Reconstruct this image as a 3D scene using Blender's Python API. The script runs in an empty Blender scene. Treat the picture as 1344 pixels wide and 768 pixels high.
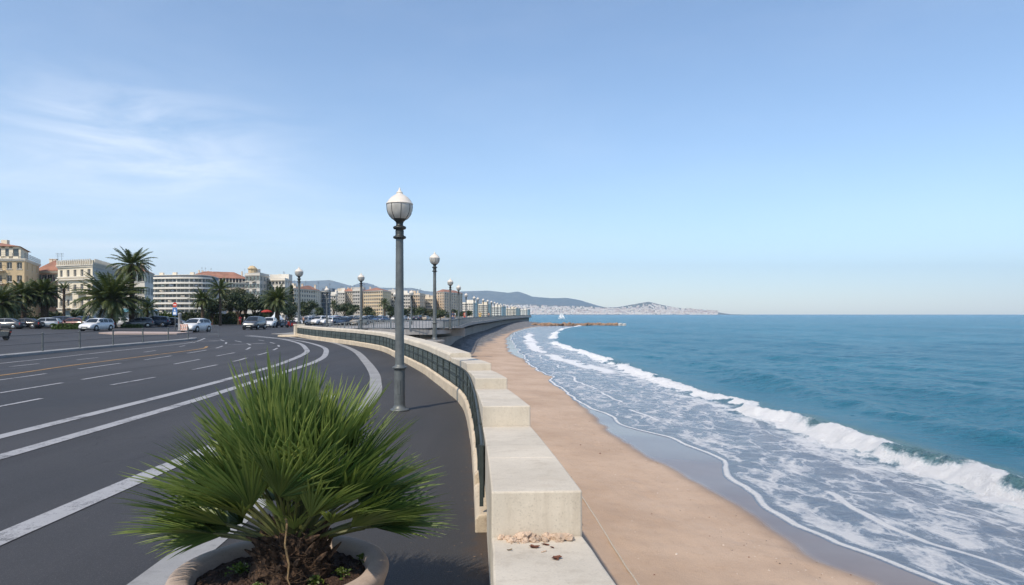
import bpy, bmesh, math, random
HAZE = 8.0e-5
import numpy as np
from mathutils import Vector, Matrix
R = math.radians
rnd = random.Random(7)
sc = bpy.context.scene
col = sc.collection
F, CX, HY, CAM = 900.0, 672.0, 412.5, 2.0      # focal length and horizon measured from the photograph
SEA = -2.2

def gp(x, y, z=0.0):
    d = (CAM - z) * F / (y - HY)
    return ((x - CX) / F * d, d)
def at(x, d):
    return ((x - CX) / F * d, d)
def hz(y, d):                                   # height of something seen at row y, d metres away
    return CAM + (HY - y) * d / F

# ------------------------------------------------------------------ mesh builder
class MB:
    def __init__(s):
        s.v = []; s.f = []; s.m = []; s.t = []; s.mat = 0; s.tint = 0.5; s.X = None
    def av(s, pts):
        b = len(s.v)
        if s.X is None: s.v.extend([tuple(p) for p in pts])
        else: s.v.extend([tuple(s.X @ Vector(p)) for p in pts])
        return b
    def face(s, idx):
        s.f.append(tuple(idx)); s.m.append(s.mat); s.t.append(s.tint)
    def poly(s, pts):
        b = s.av(pts); s.face(range(b, b + len(pts)))
    def box(s, x0, x1, y0, y1, z0, z1):
        b = s.av([(x0,y0,z0),(x1,y0,z0),(x1,y1,z0),(x0,y1,z0),(x0,y0,z1),(x1,y0,z1),(x1,y1,z1),(x0,y1,z1)])
        for q in ((0,3,2,1),(4,5,6,7),(0,1,5,4),(1,2,6,5),(2,3,7,6),(3,0,4,7)): s.face([b+i for i in q])
    def hexa(s, lo, hi):
        b = s.av(list(lo) + list(hi))
        for q in ((0,3,2,1),(4,5,6,7),(0,1,5,4),(1,2,6,5),(2,3,7,6),(3,0,4,7)): s.face([b+i for i in q])
    def prism(s, pts, z0, z1):
        n = len(pts)
        b = s.av([(p[0],p[1],z0) for p in pts] + [(p[0],p[1],z1) for p in pts])
        s.face(range(b+n-1, b-1, -1)); s.face(range(b+n, b+2*n))
        for i in range(n):
            j = (i+1) % n; s.face((b+i, b+j, b+n+j, b+n+i))
    def tube(s, pts, rad, n=8, cap=True):
        pts = [Vector(p) for p in pts]
        if not hasattr(rad, '__len__'): rad = [rad]*len(pts)
        if len(rad) != len(pts): rad = list(np.interp(np.linspace(0,1,len(pts)), np.linspace(0,1,len(rad)), rad))
        rings = []
        up = Vector((0,0,1))
        for i, p in enumerate(pts):
            t = (pts[min(i+1,len(pts)-1)] - pts[max(i-1,0)]).normalized()
            a = t.cross(up if abs(t.z) < .95 else Vector((1,0,0))).normalized(); c = a.cross(t)
            rings.append(s.av([p + (a*math.cos(2*math.pi*k/n) + c*math.sin(2*math.pi*k/n))*rad[i] for k in range(n)]))
        for i in range(len(rings)-1):
            for k in range(n):
                k2 = (k+1) % n
                s.face((rings[i]+k, rings[i+1]+k, rings[i+1]+k2, rings[i]+k2))
        if cap:
            s.face([rings[0]+k for k in range(n)]); s.face([rings[-1]+k for k in range(n-1,-1,-1)])
    def lathe(s, prof, n=24, c=(0,0,0)):
        rings = []
        for r, z in prof:
            rings.append(s.av([(c[0]+r*math.cos(2*math.pi*k/n), c[1]+r*math.sin(2*math.pi*k/n), c[2]+z) for k in range(n)]))
        for i in range(len(rings)-1):
            for k in range(n):
                k2 = (k+1) % n
                s.face((rings[i]+k, rings[i]+k2, rings[i+1]+k2, rings[i+1]+k))
        s.face([rings[0]+k for k in range(n-1,-1,-1)]); s.face([rings[-1]+k for k in range(n)])
    def grid(s, rows):
        n = len(rows[0]); b = [s.av(r) for r in rows]
        for i in range(len(rows)-1):
            for k in range(n-1):
                s.face((b[i]+k, b[i]+k+1, b[i+1]+k+1, b[i+1]+k))
    def mesh(s, name, mats, smooth=False):
        me = bpy.data.meshes.new(name)
        me.from_pydata(s.v, [], s.f)
        if not isinstance(mats, (list, tuple)): mats = [mats]
        for m in mats: me.materials.append(m)
        if len(mats) > 1: me.polygons.foreach_set('material_index', s.m)
        a = me.attributes.new('tint', 'FLOAT', 'FACE'); a.data.foreach_set('value', s.t)
        if smooth: me.polygons.foreach_set('use_smooth', [True]*len(s.f))
        me.update()
        return me
    def build(s, name, mats, parent=None, smooth=False, bevel=0, loc=None):
        o = link(name, s.mesh(name, mats, smooth), parent)
        if loc: o.location = loc
        if bevel:
            bv = o.modifiers.new('b', 'BEVEL'); bv.width = bevel; bv.segments = 2; bv.limit_method = 'ANGLE'; bv.angle_limit = R(35)
        return o

def link(name, me, parent=None):
    o = bpy.data.objects.new(name, me); col.objects.link(o)
    if parent: o.parent = parent
    return o
def tag(o, label, cat, group=None, kind=None):
    o['label'] = label; o['category'] = cat
    if group: o['group'] = group
    if kind: o['kind'] = kind
    return o
def struct(o): o['kind'] = 'structure'; return o
def thing(name, label, cat, loc=(0,0,0), rz=0, group=None, s=1):
    o = bpy.data.objects.new(name, None); col.objects.link(o)
    o.location = loc; o.rotation_euler = (0,0,rz); o.scale = (s,s,s)
    o.empty_display_size = .1
    return tag(o, label, cat, group)
def dup(root, loc, rz=0, label=None, s=1, group=None):
    def rec(o, par):
        c = o.copy(); col.objects.link(c)
        if par: c.parent = par
        for ch in list(o.children): rec(ch, c)
        return c
    c = rec(root, None)
    c.location = loc; c.rotation_euler = (0,0,rz); c.scale = (s,s,s)
    if label: c['label'] = label
    if group: c['group'] = group
    return c

# ------------------------------------------------------------------ numpy noise
def vnoise(x, y, seed=0):
    xi = np.floor(x).astype(np.int64); yi = np.floor(y).astype(np.int64)
    fx = x - xi; fy = y - yi
    fx = fx*fx*fx*(fx*(fx*6-15)+10); fy = fy*fy*fy*(fy*(fy*6-15)+10)
    def h(a, b):
        n = (a*374761393 + b*668265263 + seed*1442695041) & 0xffffffff
        n = ((n ^ (n >> 13))*1274126177) & 0xffffffff
        n = ((n ^ (n >> 16))*2246822519) & 0xffffffff
        return ((n ^ (n >> 15)) & 0xffff)/65535.0
    a = h(xi,yi); b = h(xi+1,yi); c = h(xi,yi+1); d = h(xi+1,yi+1)
    return (a*(1-fx)+b*fx)*(1-fy) + (c*(1-fx)+d*fx)*fy
def fbm(x, y, o=4, seed=0):
    r = 0; a = .5
    for i in range(o):
        r = r + a*vnoise(x, y, seed+i*17); x = x*2.03+11.3; y = y*2.03+5.7; a *= .5
    return r/(1-.5**o)
def sstep(a, b, x):
    t = np.clip((x-a)/(b-a), 0, 1); return t*t*(3-2*t)

def spline(pts, step=.5):
    P = [np.array(p, float) for p in pts]
    P = [2*P[0]-P[1]] + P + [2*P[-1]-P[-2]]
    out = []
    for i in range(1, len(P)-2):
        n = max(2, int(np.linalg.norm(P[i+1]-P[i])/step*4))
        for k in range(n):
            t = k/n
            out.append(.5*((2*P[i]) + (-P[i-1]+P[i+1])*t + (2*P[i-1]-5*P[i]+4*P[i+1]-P[i+2])*t*t + (-P[i-1]+3*P[i]-3*P[i+1]+P[i+2])*t**3))
    out.append(P[-2]); out = np.array(out)
    s = np.concatenate([[0], np.cumsum(np.linalg.norm(np.diff(out,axis=0),axis=1))])
    m = max(2, int(s[-1]/step)+1); q = np.linspace(0, s[-1], m)
    return np.stack([np.interp(q, s, out[:,i]) for i in range(out.shape[1])], 1), s[-1]
class Path:                                     # a plan curve with offsets to its right (seaward)
    def __init__(s, pts, step=.1):
        s.p, s.L = spline(pts, step)
        s.s = np.linspace(0, s.L, len(s.p))
        t = np.gradient(s.p, axis=0); t /= np.linalg.norm(t,axis=1)[:,None]; s.t = t
    def at(s, q, n=0.0):
        x = np.interp(q, s.s, s.p[:,0]); y = np.interp(q, s.s, s.p[:,1])
        tx = np.interp(q, s.s, s.t[:,0]); ty = np.interp(q, s.s, s.t[:,1])
        return (x + ty*n, y - tx*n)
    def s_of_y(s, y): return float(np.interp(y, s.p[:,1], s.s))
    def ang(s, q):
        return math.atan2(np.interp(q, s.s, s.t[:,1]), np.interp(q, s.s, s.t[:,0]))
    def sweep(s, mb, q0, q1, prof, step=.6, cap=True):   # prof: closed polygon of (n, z) or callables of q
        k = max(1, int(round((q1-q0)/step)))
        rings = []
        for i in range(k+1):
            q = q0 + (q1-q0)*i/k
            pr = prof(i/k) if callable(prof) else prof
            rings.append(mb.av([(*s.at(q, n), z) for n, z in pr]))
        m = len(pr)
        for i in range(k):
            for j in range(m):
                j2 = (j+1) % m
                mb.face((rings[i]+j, rings[i]+j2, rings[i+1]+j2, rings[i+1]+j))
        if cap:
            mb.face([rings[0]+j for j in range(m-1,-1,-1)]); mb.face([rings[-1]+j for j in range(m)])

# ------------------------------------------------------------------ materials
class NT:
    def __init__(s, name):
        s.m = bpy.data.materials.new(name); s.m.use_nodes = True
        s.t = s.m.node_tree; s.t.nodes.clear()
        s.out = s.t.nodes.new('ShaderNodeOutputMaterial')
        s.b = s.t.nodes.new('ShaderNodeBsdfPrincipled')
        s.t.links.new(s.b.outputs[0], s.out.inputs[0])
        s.co = None
    def n(s, kind, **kw):
        nd = s.t.nodes.new('ShaderNode'+kind)
        for k, v in kw.items(): setattr(nd, k, v)
        return nd
    def l(s, a, b): s.t.links.new(a, b)
    def set(s, inp, v):
        if isinstance(v, (int, float)): inp.default_value = v
        elif isinstance(v, tuple): inp.default_value = (*v, 1) if len(v) == 3 and len(inp.default_value) == 4 else v
        else: s.l(v, inp)
    def coord(s, which='Object'):
        if s.co is None: s.co = s.n('TexCoord')
        return s.co.outputs[which]
    def geo(s): return s.n('NewGeometry').outputs['Position']
    def map(s, vec, scale=(1,1,1), rot=(0,0,0), loc=(0,0,0)):
        m = s.n('Mapping'); s.l(vec, m.inputs[0]); m.inputs['Scale'].default_value = scale
        m.inputs['Rotation'].default_value = rot; m.inputs['Location'].default_value = loc
        return m.outputs[0]
    def noise(s, vec, scale, detail=4, rough=.55, dist=0):
        nd = s.n('TexNoise'); s.l(vec, nd.inputs['Vector'])
        nd.inputs['Scale'].default_value = scale; nd.inputs['Detail'].default_value = detail
        nd.inputs['Roughness'].default_value = rough; nd.inputs['Distortion'].default_value = dist
        return nd.outputs['Fac']
    def vor(s, vec, scale, feature='F1', out='Distance', rand=1):
        nd = s.n('TexVoronoi', feature=feature); s.l(vec, nd.inputs['Vector']); nd.inputs['Scale'].default_value = scale
        nd.inputs['Randomness'].default_value = rand
        return nd.outputs[out]
    def attr(s, name): return s.n('Attribute', attribute_name=name).outputs['Fac']
    def math(s, op, a, b=0.0, c=None, clamp=False):
        nd = s.n('Math', operation=op, use_clamp=clamp)
        s.set(nd.inputs[0], a); s.set(nd.inputs[1], b)
        if c is not None: s.set(nd.inputs[2], c)
        return nd.outputs[0]
    def rng(s, v, a, b, c=0.0, d=1.0, smooth=True):
        nd = s.n('MapRange', interpolation_type='SMOOTHSTEP' if smooth else 'LINEAR')
        s.set(nd.inputs[0], v)
        for i, q in enumerate((a,b,c,d)): s.set(nd.inputs[i+1], q)
        return nd.outputs[0]
    def mix(s, f, a, b, mode='MIX'):
        nd = s.n('Mix', data_type='RGBA', blend_type=mode)
        s.set(nd.inputs[0], f); s.set(nd.inputs[6], a); s.set(nd.inputs[7], b)
        return nd.outputs[2]
    def bump(s, h, strength=.3, dist=.01, prev=None):
        nd = s.n('Bump'); s.l(h, nd.inputs['Height']); nd.inputs['Strength'].default_value = strength; nd.inputs['Distance'].default_value = dist
        if prev is not None: s.l(prev, nd.inputs['Normal'])
        return nd.outputs[0]
    def done(s, color=None, rough=None, normal=None, **kw):
        if color is not None: s.set(s.b.inputs['Base Color'], color)
        if rough is not None: s.set(s.b.inputs['Roughness'], rough)
        if normal is not None: s.l(normal, s.b.inputs['Normal'])
        for k, v in kw.items(): s.set(s.b.inputs[k.replace('_',' ')], v)
        return s.m

def stone(name, c, var=.25, sc_=6.0, dirt=(.16,.13,.10), damt=.35, bump=.25, rough=.85, grain=90, bdist=.004, streak=0):
    t = NT(name); p = t.geo()
    a = t.noise(p, sc_*.25, 5, .6); b = t.noise(p, sc_*2.2, 5, .65); g = t.noise(p, grain, 2, .6)
    c1 = tuple(x*(1-var) for x in c); c2 = tuple(min(1, x*(1+var*.7)) for x in c)
    k = t.mix(t.rng(a,.3,.7), c1, c2)
    k = t.mix(t.math('MULTIPLY', t.rng(b,.5,.78), damt), k, dirt)
    k = t.mix(t.math('MULTIPLY', t.rng(g,.56,.72), .45), k, tuple(x*.55 for x in c))
    k = t.mix(t.math('MULTIPLY', t.rng(g,.42,.28), .3), k, tuple(min(1,x*1.3) for x in c))
    if streak:
        sn = t.noise(t.map(p, (7,7,.8)), 1.0, 5, .65)
        k = t.mix(t.math('MULTIPLY', t.rng(sn,.50,.72), streak), k, dirt)
        k = t.mix(t.math('MULTIPLY', t.rng(t.noise(p,2.2,6,.7),.56,.70), streak*.8), k, tuple(x*1.5 for x in dirt))
    h = t.math('ADD', t.math('MULTIPLY', g, .6), b)
    return t.done(k, rough, t.bump(h, bump, bdist))
def plain(name, c, rough=.5, metal=0.0, var=.12, sc_=3.0, **kw):
    t = NT(name); p = t.coord()
    a = t.noise(p, sc_, 4, .6)
    k = t.mix(t.rng(a,.3,.7), tuple(x*(1-var) for x in c), tuple(min(1,x*(1+var)) for x in c))
    return t.done(k, t.rng(a,.2,.8,max(.02,rough-.08),min(1,rough+.08)), None, Metallic=metal, **kw)

M = {}
M['block'] = stone('pale_cast_stone', (.60,.535,.435), .11, 5, (.30,.24,.17), .32, .3, streak=.28)
M['kerb'] = stone('warm_kerb_stone', (.60,.50,.37), .15, 5, (.2,.13,.08), .55, .5, bdist=.01)
M['wallcore'] = stone('wall_concrete', (.36,.33,.28), .25, 4, (.12,.1,.08), .5, .4)
M['planter'] = stone('planter_stone', (.42,.335,.28), .18, 6, (.24,.17,.13), .4, .3)
M['deck'] = stone('grey_deck_concrete', (.30,.29,.28), .2, 2, (.12,.11,.10), .5, .3)
M['band'] = stone('concrete_band', (.28,.28,.28), .16, 4, (.1,.1,.1), .35, .25)
M['lampmetal'] = plain('grey_green_post_paint', (.125,.135,.135), .45, .3, .2, 5)
M['darkmetal'] = plain('dark_fitting_metal', (.05,.055,.055), .5, .5, .2, 8)
M['railmetal'] = plain('dark_green_rail_paint', (.045,.058,.056), .5, .3, .25, 5)
M['rail2'] = plain('weathered_blue_grey_rail', (.14,.165,.185), .55, .2, .2, 2)
M['rust'] = plain('rusty_iron', (.12,.055,.03), .9, .1, .4, 20)
M['cream'] = plain('cream_enamel', (.72,.66,.58), .35, 0, .05, 6)
def mk_mesh():
    t = NT('dark_wind_screen_cloth'); p = t.geo()
    z = t.n('SeparateXYZ'); t.l(p, z.inputs[0])
    w = t.math('SINE', t.math('MULTIPLY', z.outputs[2], 90.0))
    a = t.noise(p, 1.3, 4, .6); b = t.noise(p, 30, 2)
    k = t.mix(t.rng(a,.3,.7), (.045,.064,.060), (.105,.13,.122))
    k = t.mix(t.math('MULTIPLY', t.rng(w,.2,.9), .5), k, (.015,.02,.02))
    k = t.mix(t.math('MULTIPLY', t.rng(b,.55,.75), .4), k, (.12,.14,.14))
    return t.done(k, .75, t.bump(t.math('ADD', w, a), .5, .006))
M['screen'] = mk_mesh()
def mk_asphalt(name, c, patch, edge=False):
    t = NT(name); p = t.geo()
    a = t.noise(p, .09, 5, .6); st = t.noise(t.map(p, (.9,.05,1)), 1.0, 5, .6); g = t.noise(p, 120, 2, .7); s2 = t.noise(p, 38, 3, .7)
    k = t.mix(t.rng(a,.32,.68), tuple(x*.66 for x in c), tuple(x*1.32 for x in c))
    k = t.mix(t.math('MULTIPLY', t.rng(st,.45,.70), .8), k, patch)
    k = t.mix(t.math('MULTIPLY', t.rng(st,.42,.26), .6), k, tuple(x*1.75 for x in c))
    k = t.mix(t.math('MULTIPLY', t.rng(g,.57,.70), .55), k, (.16,.15,.15))
    k = t.mix(t.math('MULTIPLY', t.rng(s2,.60,.72), .35), k, (.018,.018,.02))
    # hairline cracks
    warp = t.n('VectorMath', operation='ADD'); nz = t.n('TexNoise'); t.l(p, nz.inputs['Vector']); nz.inputs['Scale'].default_value = 1.2
    t.l(p, warp.inputs[0]); t.l(nz.outputs['Color'], warp.inputs[1])
    cr = t.vor(warp.outputs[0], .33, 'DISTANCE_TO_EDGE')
    ck = t.math('MULTIPLY', t.rng(cr, .006, .0, 0, 1), t.rng(t.noise(p,.25,2),.5,.62))
    k = t.mix(t.math('MULTIPLY', ck, .7), k, (.012,.012,.012))
    if edge:                                     # brown grit gathered along the foot of the kerb
        ed = t.attr('edge'); dn = t.noise(p, 3.5, 5, .7)
        k = t.mix(t.math('MULTIPLY', t.rng(t.math('ADD', ed, t.math('MULTIPLY', t.math('SUBTRACT', dn, .5), .22)), .90, 1.0), .8), k, (.062,.040,.026))
        k = t.mix(t.math('MULTIPLY', t.rng(t.noise(p,21,2,.7),.68,.72), t.rng(ed,.55,1.0,.0,.8)), k, (.20,.13,.075))
    h = t.math('ADD', g, t.math('MULTIPLY', s2, .6))
    return t.done(k, t.rng(a,.3,.7,.72,.9), t.bump(h, .55, .006))
M['asphalt'] = mk_asphalt('asphalt', (.041,.041,.045), (.028,.028,.031))
M['pave'] = mk_asphalt('pavement_asphalt', (.044,.042,.042), (.031,.030,.030), True)
def mk_paint(name, c):
    t = NT(name); p = t.geo()
    a = t.noise(p, 1.1, 5, .65); g = t.noise(p, 55, 3, .7); g2 = t.noise(p, 9, 4, .7)
    w = t.math('ADD', t.math('MULTIPLY', a, .55), t.math('ADD', t.math('MULTIPLY', g, .35), t.math('MULTIPLY', g2, .3)))
    k = t.mix(t.rng(a,.3,.7), tuple(x*.82 for x in c), c)
    k = t.mix(t.rng(w,.57,.72,0,.85), k, (.06,.06,.063))
    return t.done(k, .7, t.bump(g, .4, .003))
M['white'] = mk_paint('worn_white_road_paint', (.40,.40,.41))
M['yellow'] = mk_paint('worn_yellow_road_paint', (.42,.24,.07))
# ------------------------------------------------------------------ camera, sun, sky, air
cam = bpy.data.cameras.new('camera'); co = bpy.data.objects.new('camera', cam); col.objects.link(co)
co.location = (0,0,CAM); co.rotation_euler = (R(90),0,0)
cam.sensor_width = 36; cam.lens = F/1344*36; cam.shift_y = (HY-384)/1344
cam.clip_start = .1; cam.clip_end = 40000
sc.camera = co
SUN_TO = Vector((-.57,-.82,0)).normalized(); EL = R(50)
sv = Vector((SUN_TO.x*math.cos(EL), SUN_TO.y*math.cos(EL), math.sin(EL)))
sun = bpy.data.lights.new('sun', 'SUN'); so = bpy.data.objects.new('sun', sun); col.objects.link(so)
sun.energy = 2.8; sun.angle = R(.8); sun.color = (1,.88,.71)
so.rotation_euler = sv.to_track_quat('Z','Y').to_euler()
w = bpy.data.worlds.new('World'); sc.world = w; w.use_nodes = True
nt = w.node_tree; nt.nodes.clear()
class WN(NT):
    def __init__(s): s.t = nt; s.co = None
W_ = WN()
out = W_.n('OutputWorld'); bg = W_.n('Background'); W_.l(bg.outputs[0], out.inputs[0])
sky = W_.n('TexSky', sky_type='NISHITA'); sky.sun_disc = False; sky.sun_elevation = EL
sky.sun_rotation = math.atan2(SUN_TO.x, SUN_TO.y); sky.air_density = 1.0; sky.dust_density = 0.4; sky.ozone_density = 2.1; sky.altitude = 50
dirv = W_.coord('Generated'); sx = W_.n('SeparateXYZ'); W_.l(dirv, sx.inputs[0])
az = W_.math('ARCTAN2', sx.outputs[0], sx.outputs[1]); el = W_.math('ARCSINE', sx.outputs[2])
cv = W_.n('CombineXYZ'); W_.l(az, cv.inputs[0]); W_.l(el, cv.inputs[1])
def gauss(a0, e0, wa, we):
    a = W_.math('DIVIDE', W_.math('SUBTRACT', az, a0), wa); e = W_.math('DIVIDE', W_.math('SUBTRACT', el, e0), we)
    return W_.math('EXPONENT', W_.math('MULTIPLY', W_.math('ADD', W_.math('MULTIPLY', a, a), W_.math('MULTIPLY', e, e)), -1.0))
wisp = W_.noise(W_.map(cv.outputs[0], (3.2,11,1), (0,0,R(-14)), (3,1,0)), 1.4, 7, .6, 1.0)
wisp2 = W_.noise(W_.map(cv.outputs[0], (1.6,22,1), (0,0,R(4)), (7,2,0)), 1.2, 6, .6, .6)
c1 = W_.math('MULTIPLY', W_.rng(wisp,.25,.85), W_.math('MULTIPLY', gauss(R(-28.5),R(11.8),R(9.5),R(4.2)), .70))
c2 = W_.math('MULTIPLY', W_.rng(wisp2,.2,.8), W_.math('MULTIPLY', gauss(R(-32),R(4.5),R(30),R(4.2)), .55))
c3 = W_.math('MULTIPLY', W_.rng(W_.noise(W_.map(cv.outputs[0],(2,6,1)),1,4,.6),.4,.75), .05)
cf = W_.math('ADD', W_.math('ADD', c1, c2), c3, clamp=True)
mx = W_.mix(cf, sky.outputs[0], (7.2,7.3,7.6))
W_.l(mx, bg.inputs[0]); bg.inputs[1].default_value = .123
sc.view_settings.view_transform = 'Standard'; sc.view_settings.look = 'None'
sc.view_settings.exposure = .6; sc.view_settings.gamma = 1
sc.cycles.use_denoising = True
sc.cycles.max_bounces = 6; sc.cycles.diffuse_bounces = 3; sc.cycles.glossy_bounces = 3; sc.cycles.transmission_bounces = 4
sc.cycles.transparent_max_bounces = 12; sc.cycles.volume_bounces = 2
sc.cycles.caustics_reflective = False; sc.cycles.caustics_refractive = False
if HAZE:
    mb = MB(); mb.box(-11000,11000,-700,12600,-6,900)
    t = NT('sea_air'); t.t.nodes.remove(t.b)
    pv = t.n('VolumePrincipled'); pv.inputs['Color'].default_value = (.64,.81,1.0,1); pv.inputs['Density'].default_value = HAZE; pv.inputs['Anisotropy'].default_value = .2
    t.l(pv.outputs[0], t.out.inputs['Volume'])
    o = mb.build('haze', t.m); o['kind'] = 'stuff'; o['label'] = 'thin pale blue sea haze softening the far coast'; o['category'] = 'haze'

# ------------------------------------------------------------------ plan of the place
WALL = Path([(.12,-40),(.08,-15),(-.02,0),(-.09,3.2),(-.116,3.86),(-.20,5.5),(-.315,7.36),(-.587,11),(-.95,14.5),(-1.5,17.2),(-2.3,20.6),(-3.15,24),(-4.75,29.6),(-6.95,37.0),(-9.6,43.0),(-12.2,47.8),(-15.6,54),(-19.1,61)], .1)
DECK = Path([(-24,69),(-17.7,66),(-11.5,60.2),(-7.6,57.4),(-6.2,60.5),(-5.85,67),(-6.1,78),(-6.7,100),(-6.4,125),(-5,155),(-2.8,210),(2.5,290),(10.4,375)], .3)
DZ = .7
ZD = lambda q: 0.06 + (DZ-.06)*float(sstep(3, 15, q))
wl = [tuple(WALL.at(q, .3)) for q in np.linspace(0, WALL.L, 120)]
dl = [tuple(DECK.at(q, .35)) for q in np.linspace(0, DECK.L, 90)]
coast = wl + [(-20.2,62.5)] + dl
land = [( -.4,-600)] + coast + [(4,400),(-30,470),(-150,1500),(-150,3300),(200,5800),(1700,6000),(2000,6700),(2000,12000),(-9500,12000),(-9500,-600)]
struct(MB.build((lambda m: (m.poly([(x,y,0) for x,y in land]), m)[1])(MB()), 'ground', stone('city_ground', (.2,.19,.17), .2, .3)))
mb = MB(); rd = [(WALL.at(q,-.02)) for q in np.linspace(0, WALL.L, 120)]
mb.poly([(-160,-60,.004),(rd[0][0],-60,.004)] + [(x,y,.004) for x,y in rd] + [(-20.5,63,.004)] + [(x,y,.004) for x,y in [DECK.at(q,-.1) for q in np.linspace(0,6,6)]] + [(-24,72,.004),(-36,150,.004),(-70,330,.004),(-160,330,.004)])
struct(mb.build('road', M['asphalt']))

def strip(mb, pts, wd, z, step=.7, taper=False):
    pa = Path(pts, .2); k = max(2, int(pa.L/step)); rows = []
    for i in range(k+1):
        q = pa.L*i/k; ww = wd(q/pa.L) if callable(wd) else wd
        a = pa.at(q, -ww/2); b = pa.at(q, ww/2); rows.append([(*a,z),(*b,z)])
    mb.grid(rows)
BAND = [(-2.2,-40),(-2.5,-5),(-2.62,2),(-2.66,5.06),(-2.72,7),(-2.84,10.5),(-3.09,14.3),(-3.5,17.5),(-3.96,19.9),(-4.6,22.9),(-6.0,28.3),(-8.5,37.1),(-11.7,46),(-14.1,51),(-17.2,55.8),(-20.4,61.5)]
bp = Path(BAND, .2)
# pavement between the border band and the parapet
rows = []
for i in range(181):
    q = bp.L*i/180; a = bp.at(q, .1); s_ = WALL.s_of_y(min(a[1]*.985+.3, 61)); b = WALL.at(WALL.L*i/180 if False else s_, .02)
    rows.append([(*a,.008),(*b,.008)])
mb = MB(); mb.grid(rows); o = struct(mb.build('pavement', M['pave'])); a_ = o.data.attributes.new('edge','FLOAT','POINT'); a_.data.foreach_set('value', [float(i%2) for i in range(len(mb.v))])
mb = MB(); strip(mb, BAND, .34, .013); struct(mb.build('pavement_border', M['band']))
# painted lines, all on the road sheet
mb = MB()
strip(mb, [(-4.5,-30),(-4.54,2),(-4.53,7.2),(-4.47,10.5),(-4.42,13.5),(-4.40,16.8)], .29, .012)
strip(mb, [(-6.7,-30),(-7.0,2),(-7.14,9.5),(-7.3,15.1),(-7.62,20.3),(-8.26,28.8),(-9.5,35),(-11.6,41.9),(-15.6,50.7),(-19.6,57),(-25,65)], .27, .012)
strip(mb, [(-7.9,-30),(-8.2,4),(-8.32,11.1),(-8.52,17.6),(-8.9,23.5),(-9.4,28.3),(-10.55,35),(-11.9,39.6),(-14.7,47.2),(-18.8,55.4),(-24.5,63)], .27, .012)
strip(mb, [(-20,-10),(-20.4,14),(-20.7,27.7),(-21.6,38),(-22.5,48),(-25.5,57)], .16, .012)
E1 = [(-10.6,-20),(-10.9,8),(-11.06,14.8),(-11.28,19.3),(-11.3,21.7),(-11.75,28.9),(-12.1,31.3),(-13,37),(-15,44),(-19,52),(-23,58)]
E2 = [(-12.5,-20),(-12.8,12),(-12.95,17.3),(-13.1,20.9),(-13.3,25),(-13.55,28),(-14.1,33),(-14.8,38),(-17,44.5),(-20.5,51),(-24,56)]
E3 = [(-15,-20),(-15.3,12),(-15.5,20.8),(-15.7,24),(-16.05,30),(-16.4,33.5),(-17.4,40.4),(-20,48),(-23,54)]
E4 = [(-18.4,-10),(-18.8,14),(-19.05,26),(-19,31),(-19.6,38),(-21.5,46),(-25,54)]
def dashes(pts, wd, starts, ln):
    pa = Path(pts, .2)
    for y0 in starts:
        q = pa.s_of_y(y0)
        strip(mb, [pa.at(q + ln*k/4) for k in range(5)], wd, .012, .4)
dashes(E1, .13, [4,9.5,13.8,19.3,24.6,28.9,33.4,38,42,46.5,51], 2.4)
dashes(E2, .13, [3,8,12.4,17.0,20.9,27.4,32.6,38.5,44,49], 2.9)
dashes(E3, .13, [6,11,15.5,20.0,24.9,29.9,35,40.2,46,51], 3.0)
dashes(E4, .13, [10,15,20,26,29.9,36,42,48], 1.6)
# two worn lane arrows and give-way pieces further along the bend
for ax, ay, rz in ((-22.6,50.5,R(60)),(-17.6,46.0,R(55))):
    mb.X = Matrix.Translation((ax,ay,0)) @ Matrix.Rotation(rz,4,'Z')
    mb.poly([(-1.6,-.08,.012),(.5,-.08,.012),(.5,.08,.012),(-1.6,.08,.012)]); mb.poly([(.5,-.35,.012),(1.4,0,.012),(.5,.35,.012)])
    mb.X = None
struct(mb.build('road_markings', M['white']))
mb = MB(); strip(mb, [(-16.0,-20),(-16.3,10),(-16.65,22.4),(-17.15,27.1),(-17.8,38.7),(-18.9,42.5)], .16, .012)
struct(mb.build('yellow_road_line', M['yellow']))
# raised kerbed island that carries the post-and-cable fence
mb = MB(); KB = Path([(-21.9,-10),(-22.4,14),(-23.1,30.8),(-23.9,40),(-24.3,51),(-25,54.5)], .3)
KB.sweep(mb, 0, KB.L, [(.0,.0),(.0,.12),(-.03,.14),(-.52,.14),(-.54,0)], 1.5)
struct(mb.build('traffic_island', M['band']))
mb = MB(); mb.prism([(-38.5,66.5),(-33,67.5),(-33.5,72),(-43,75),(-42.5,70.5)], .0, .13)
struct(mb.build('paved_island', stone('salmon_paving', (.42,.33,.29), .15, 1)))

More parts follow.
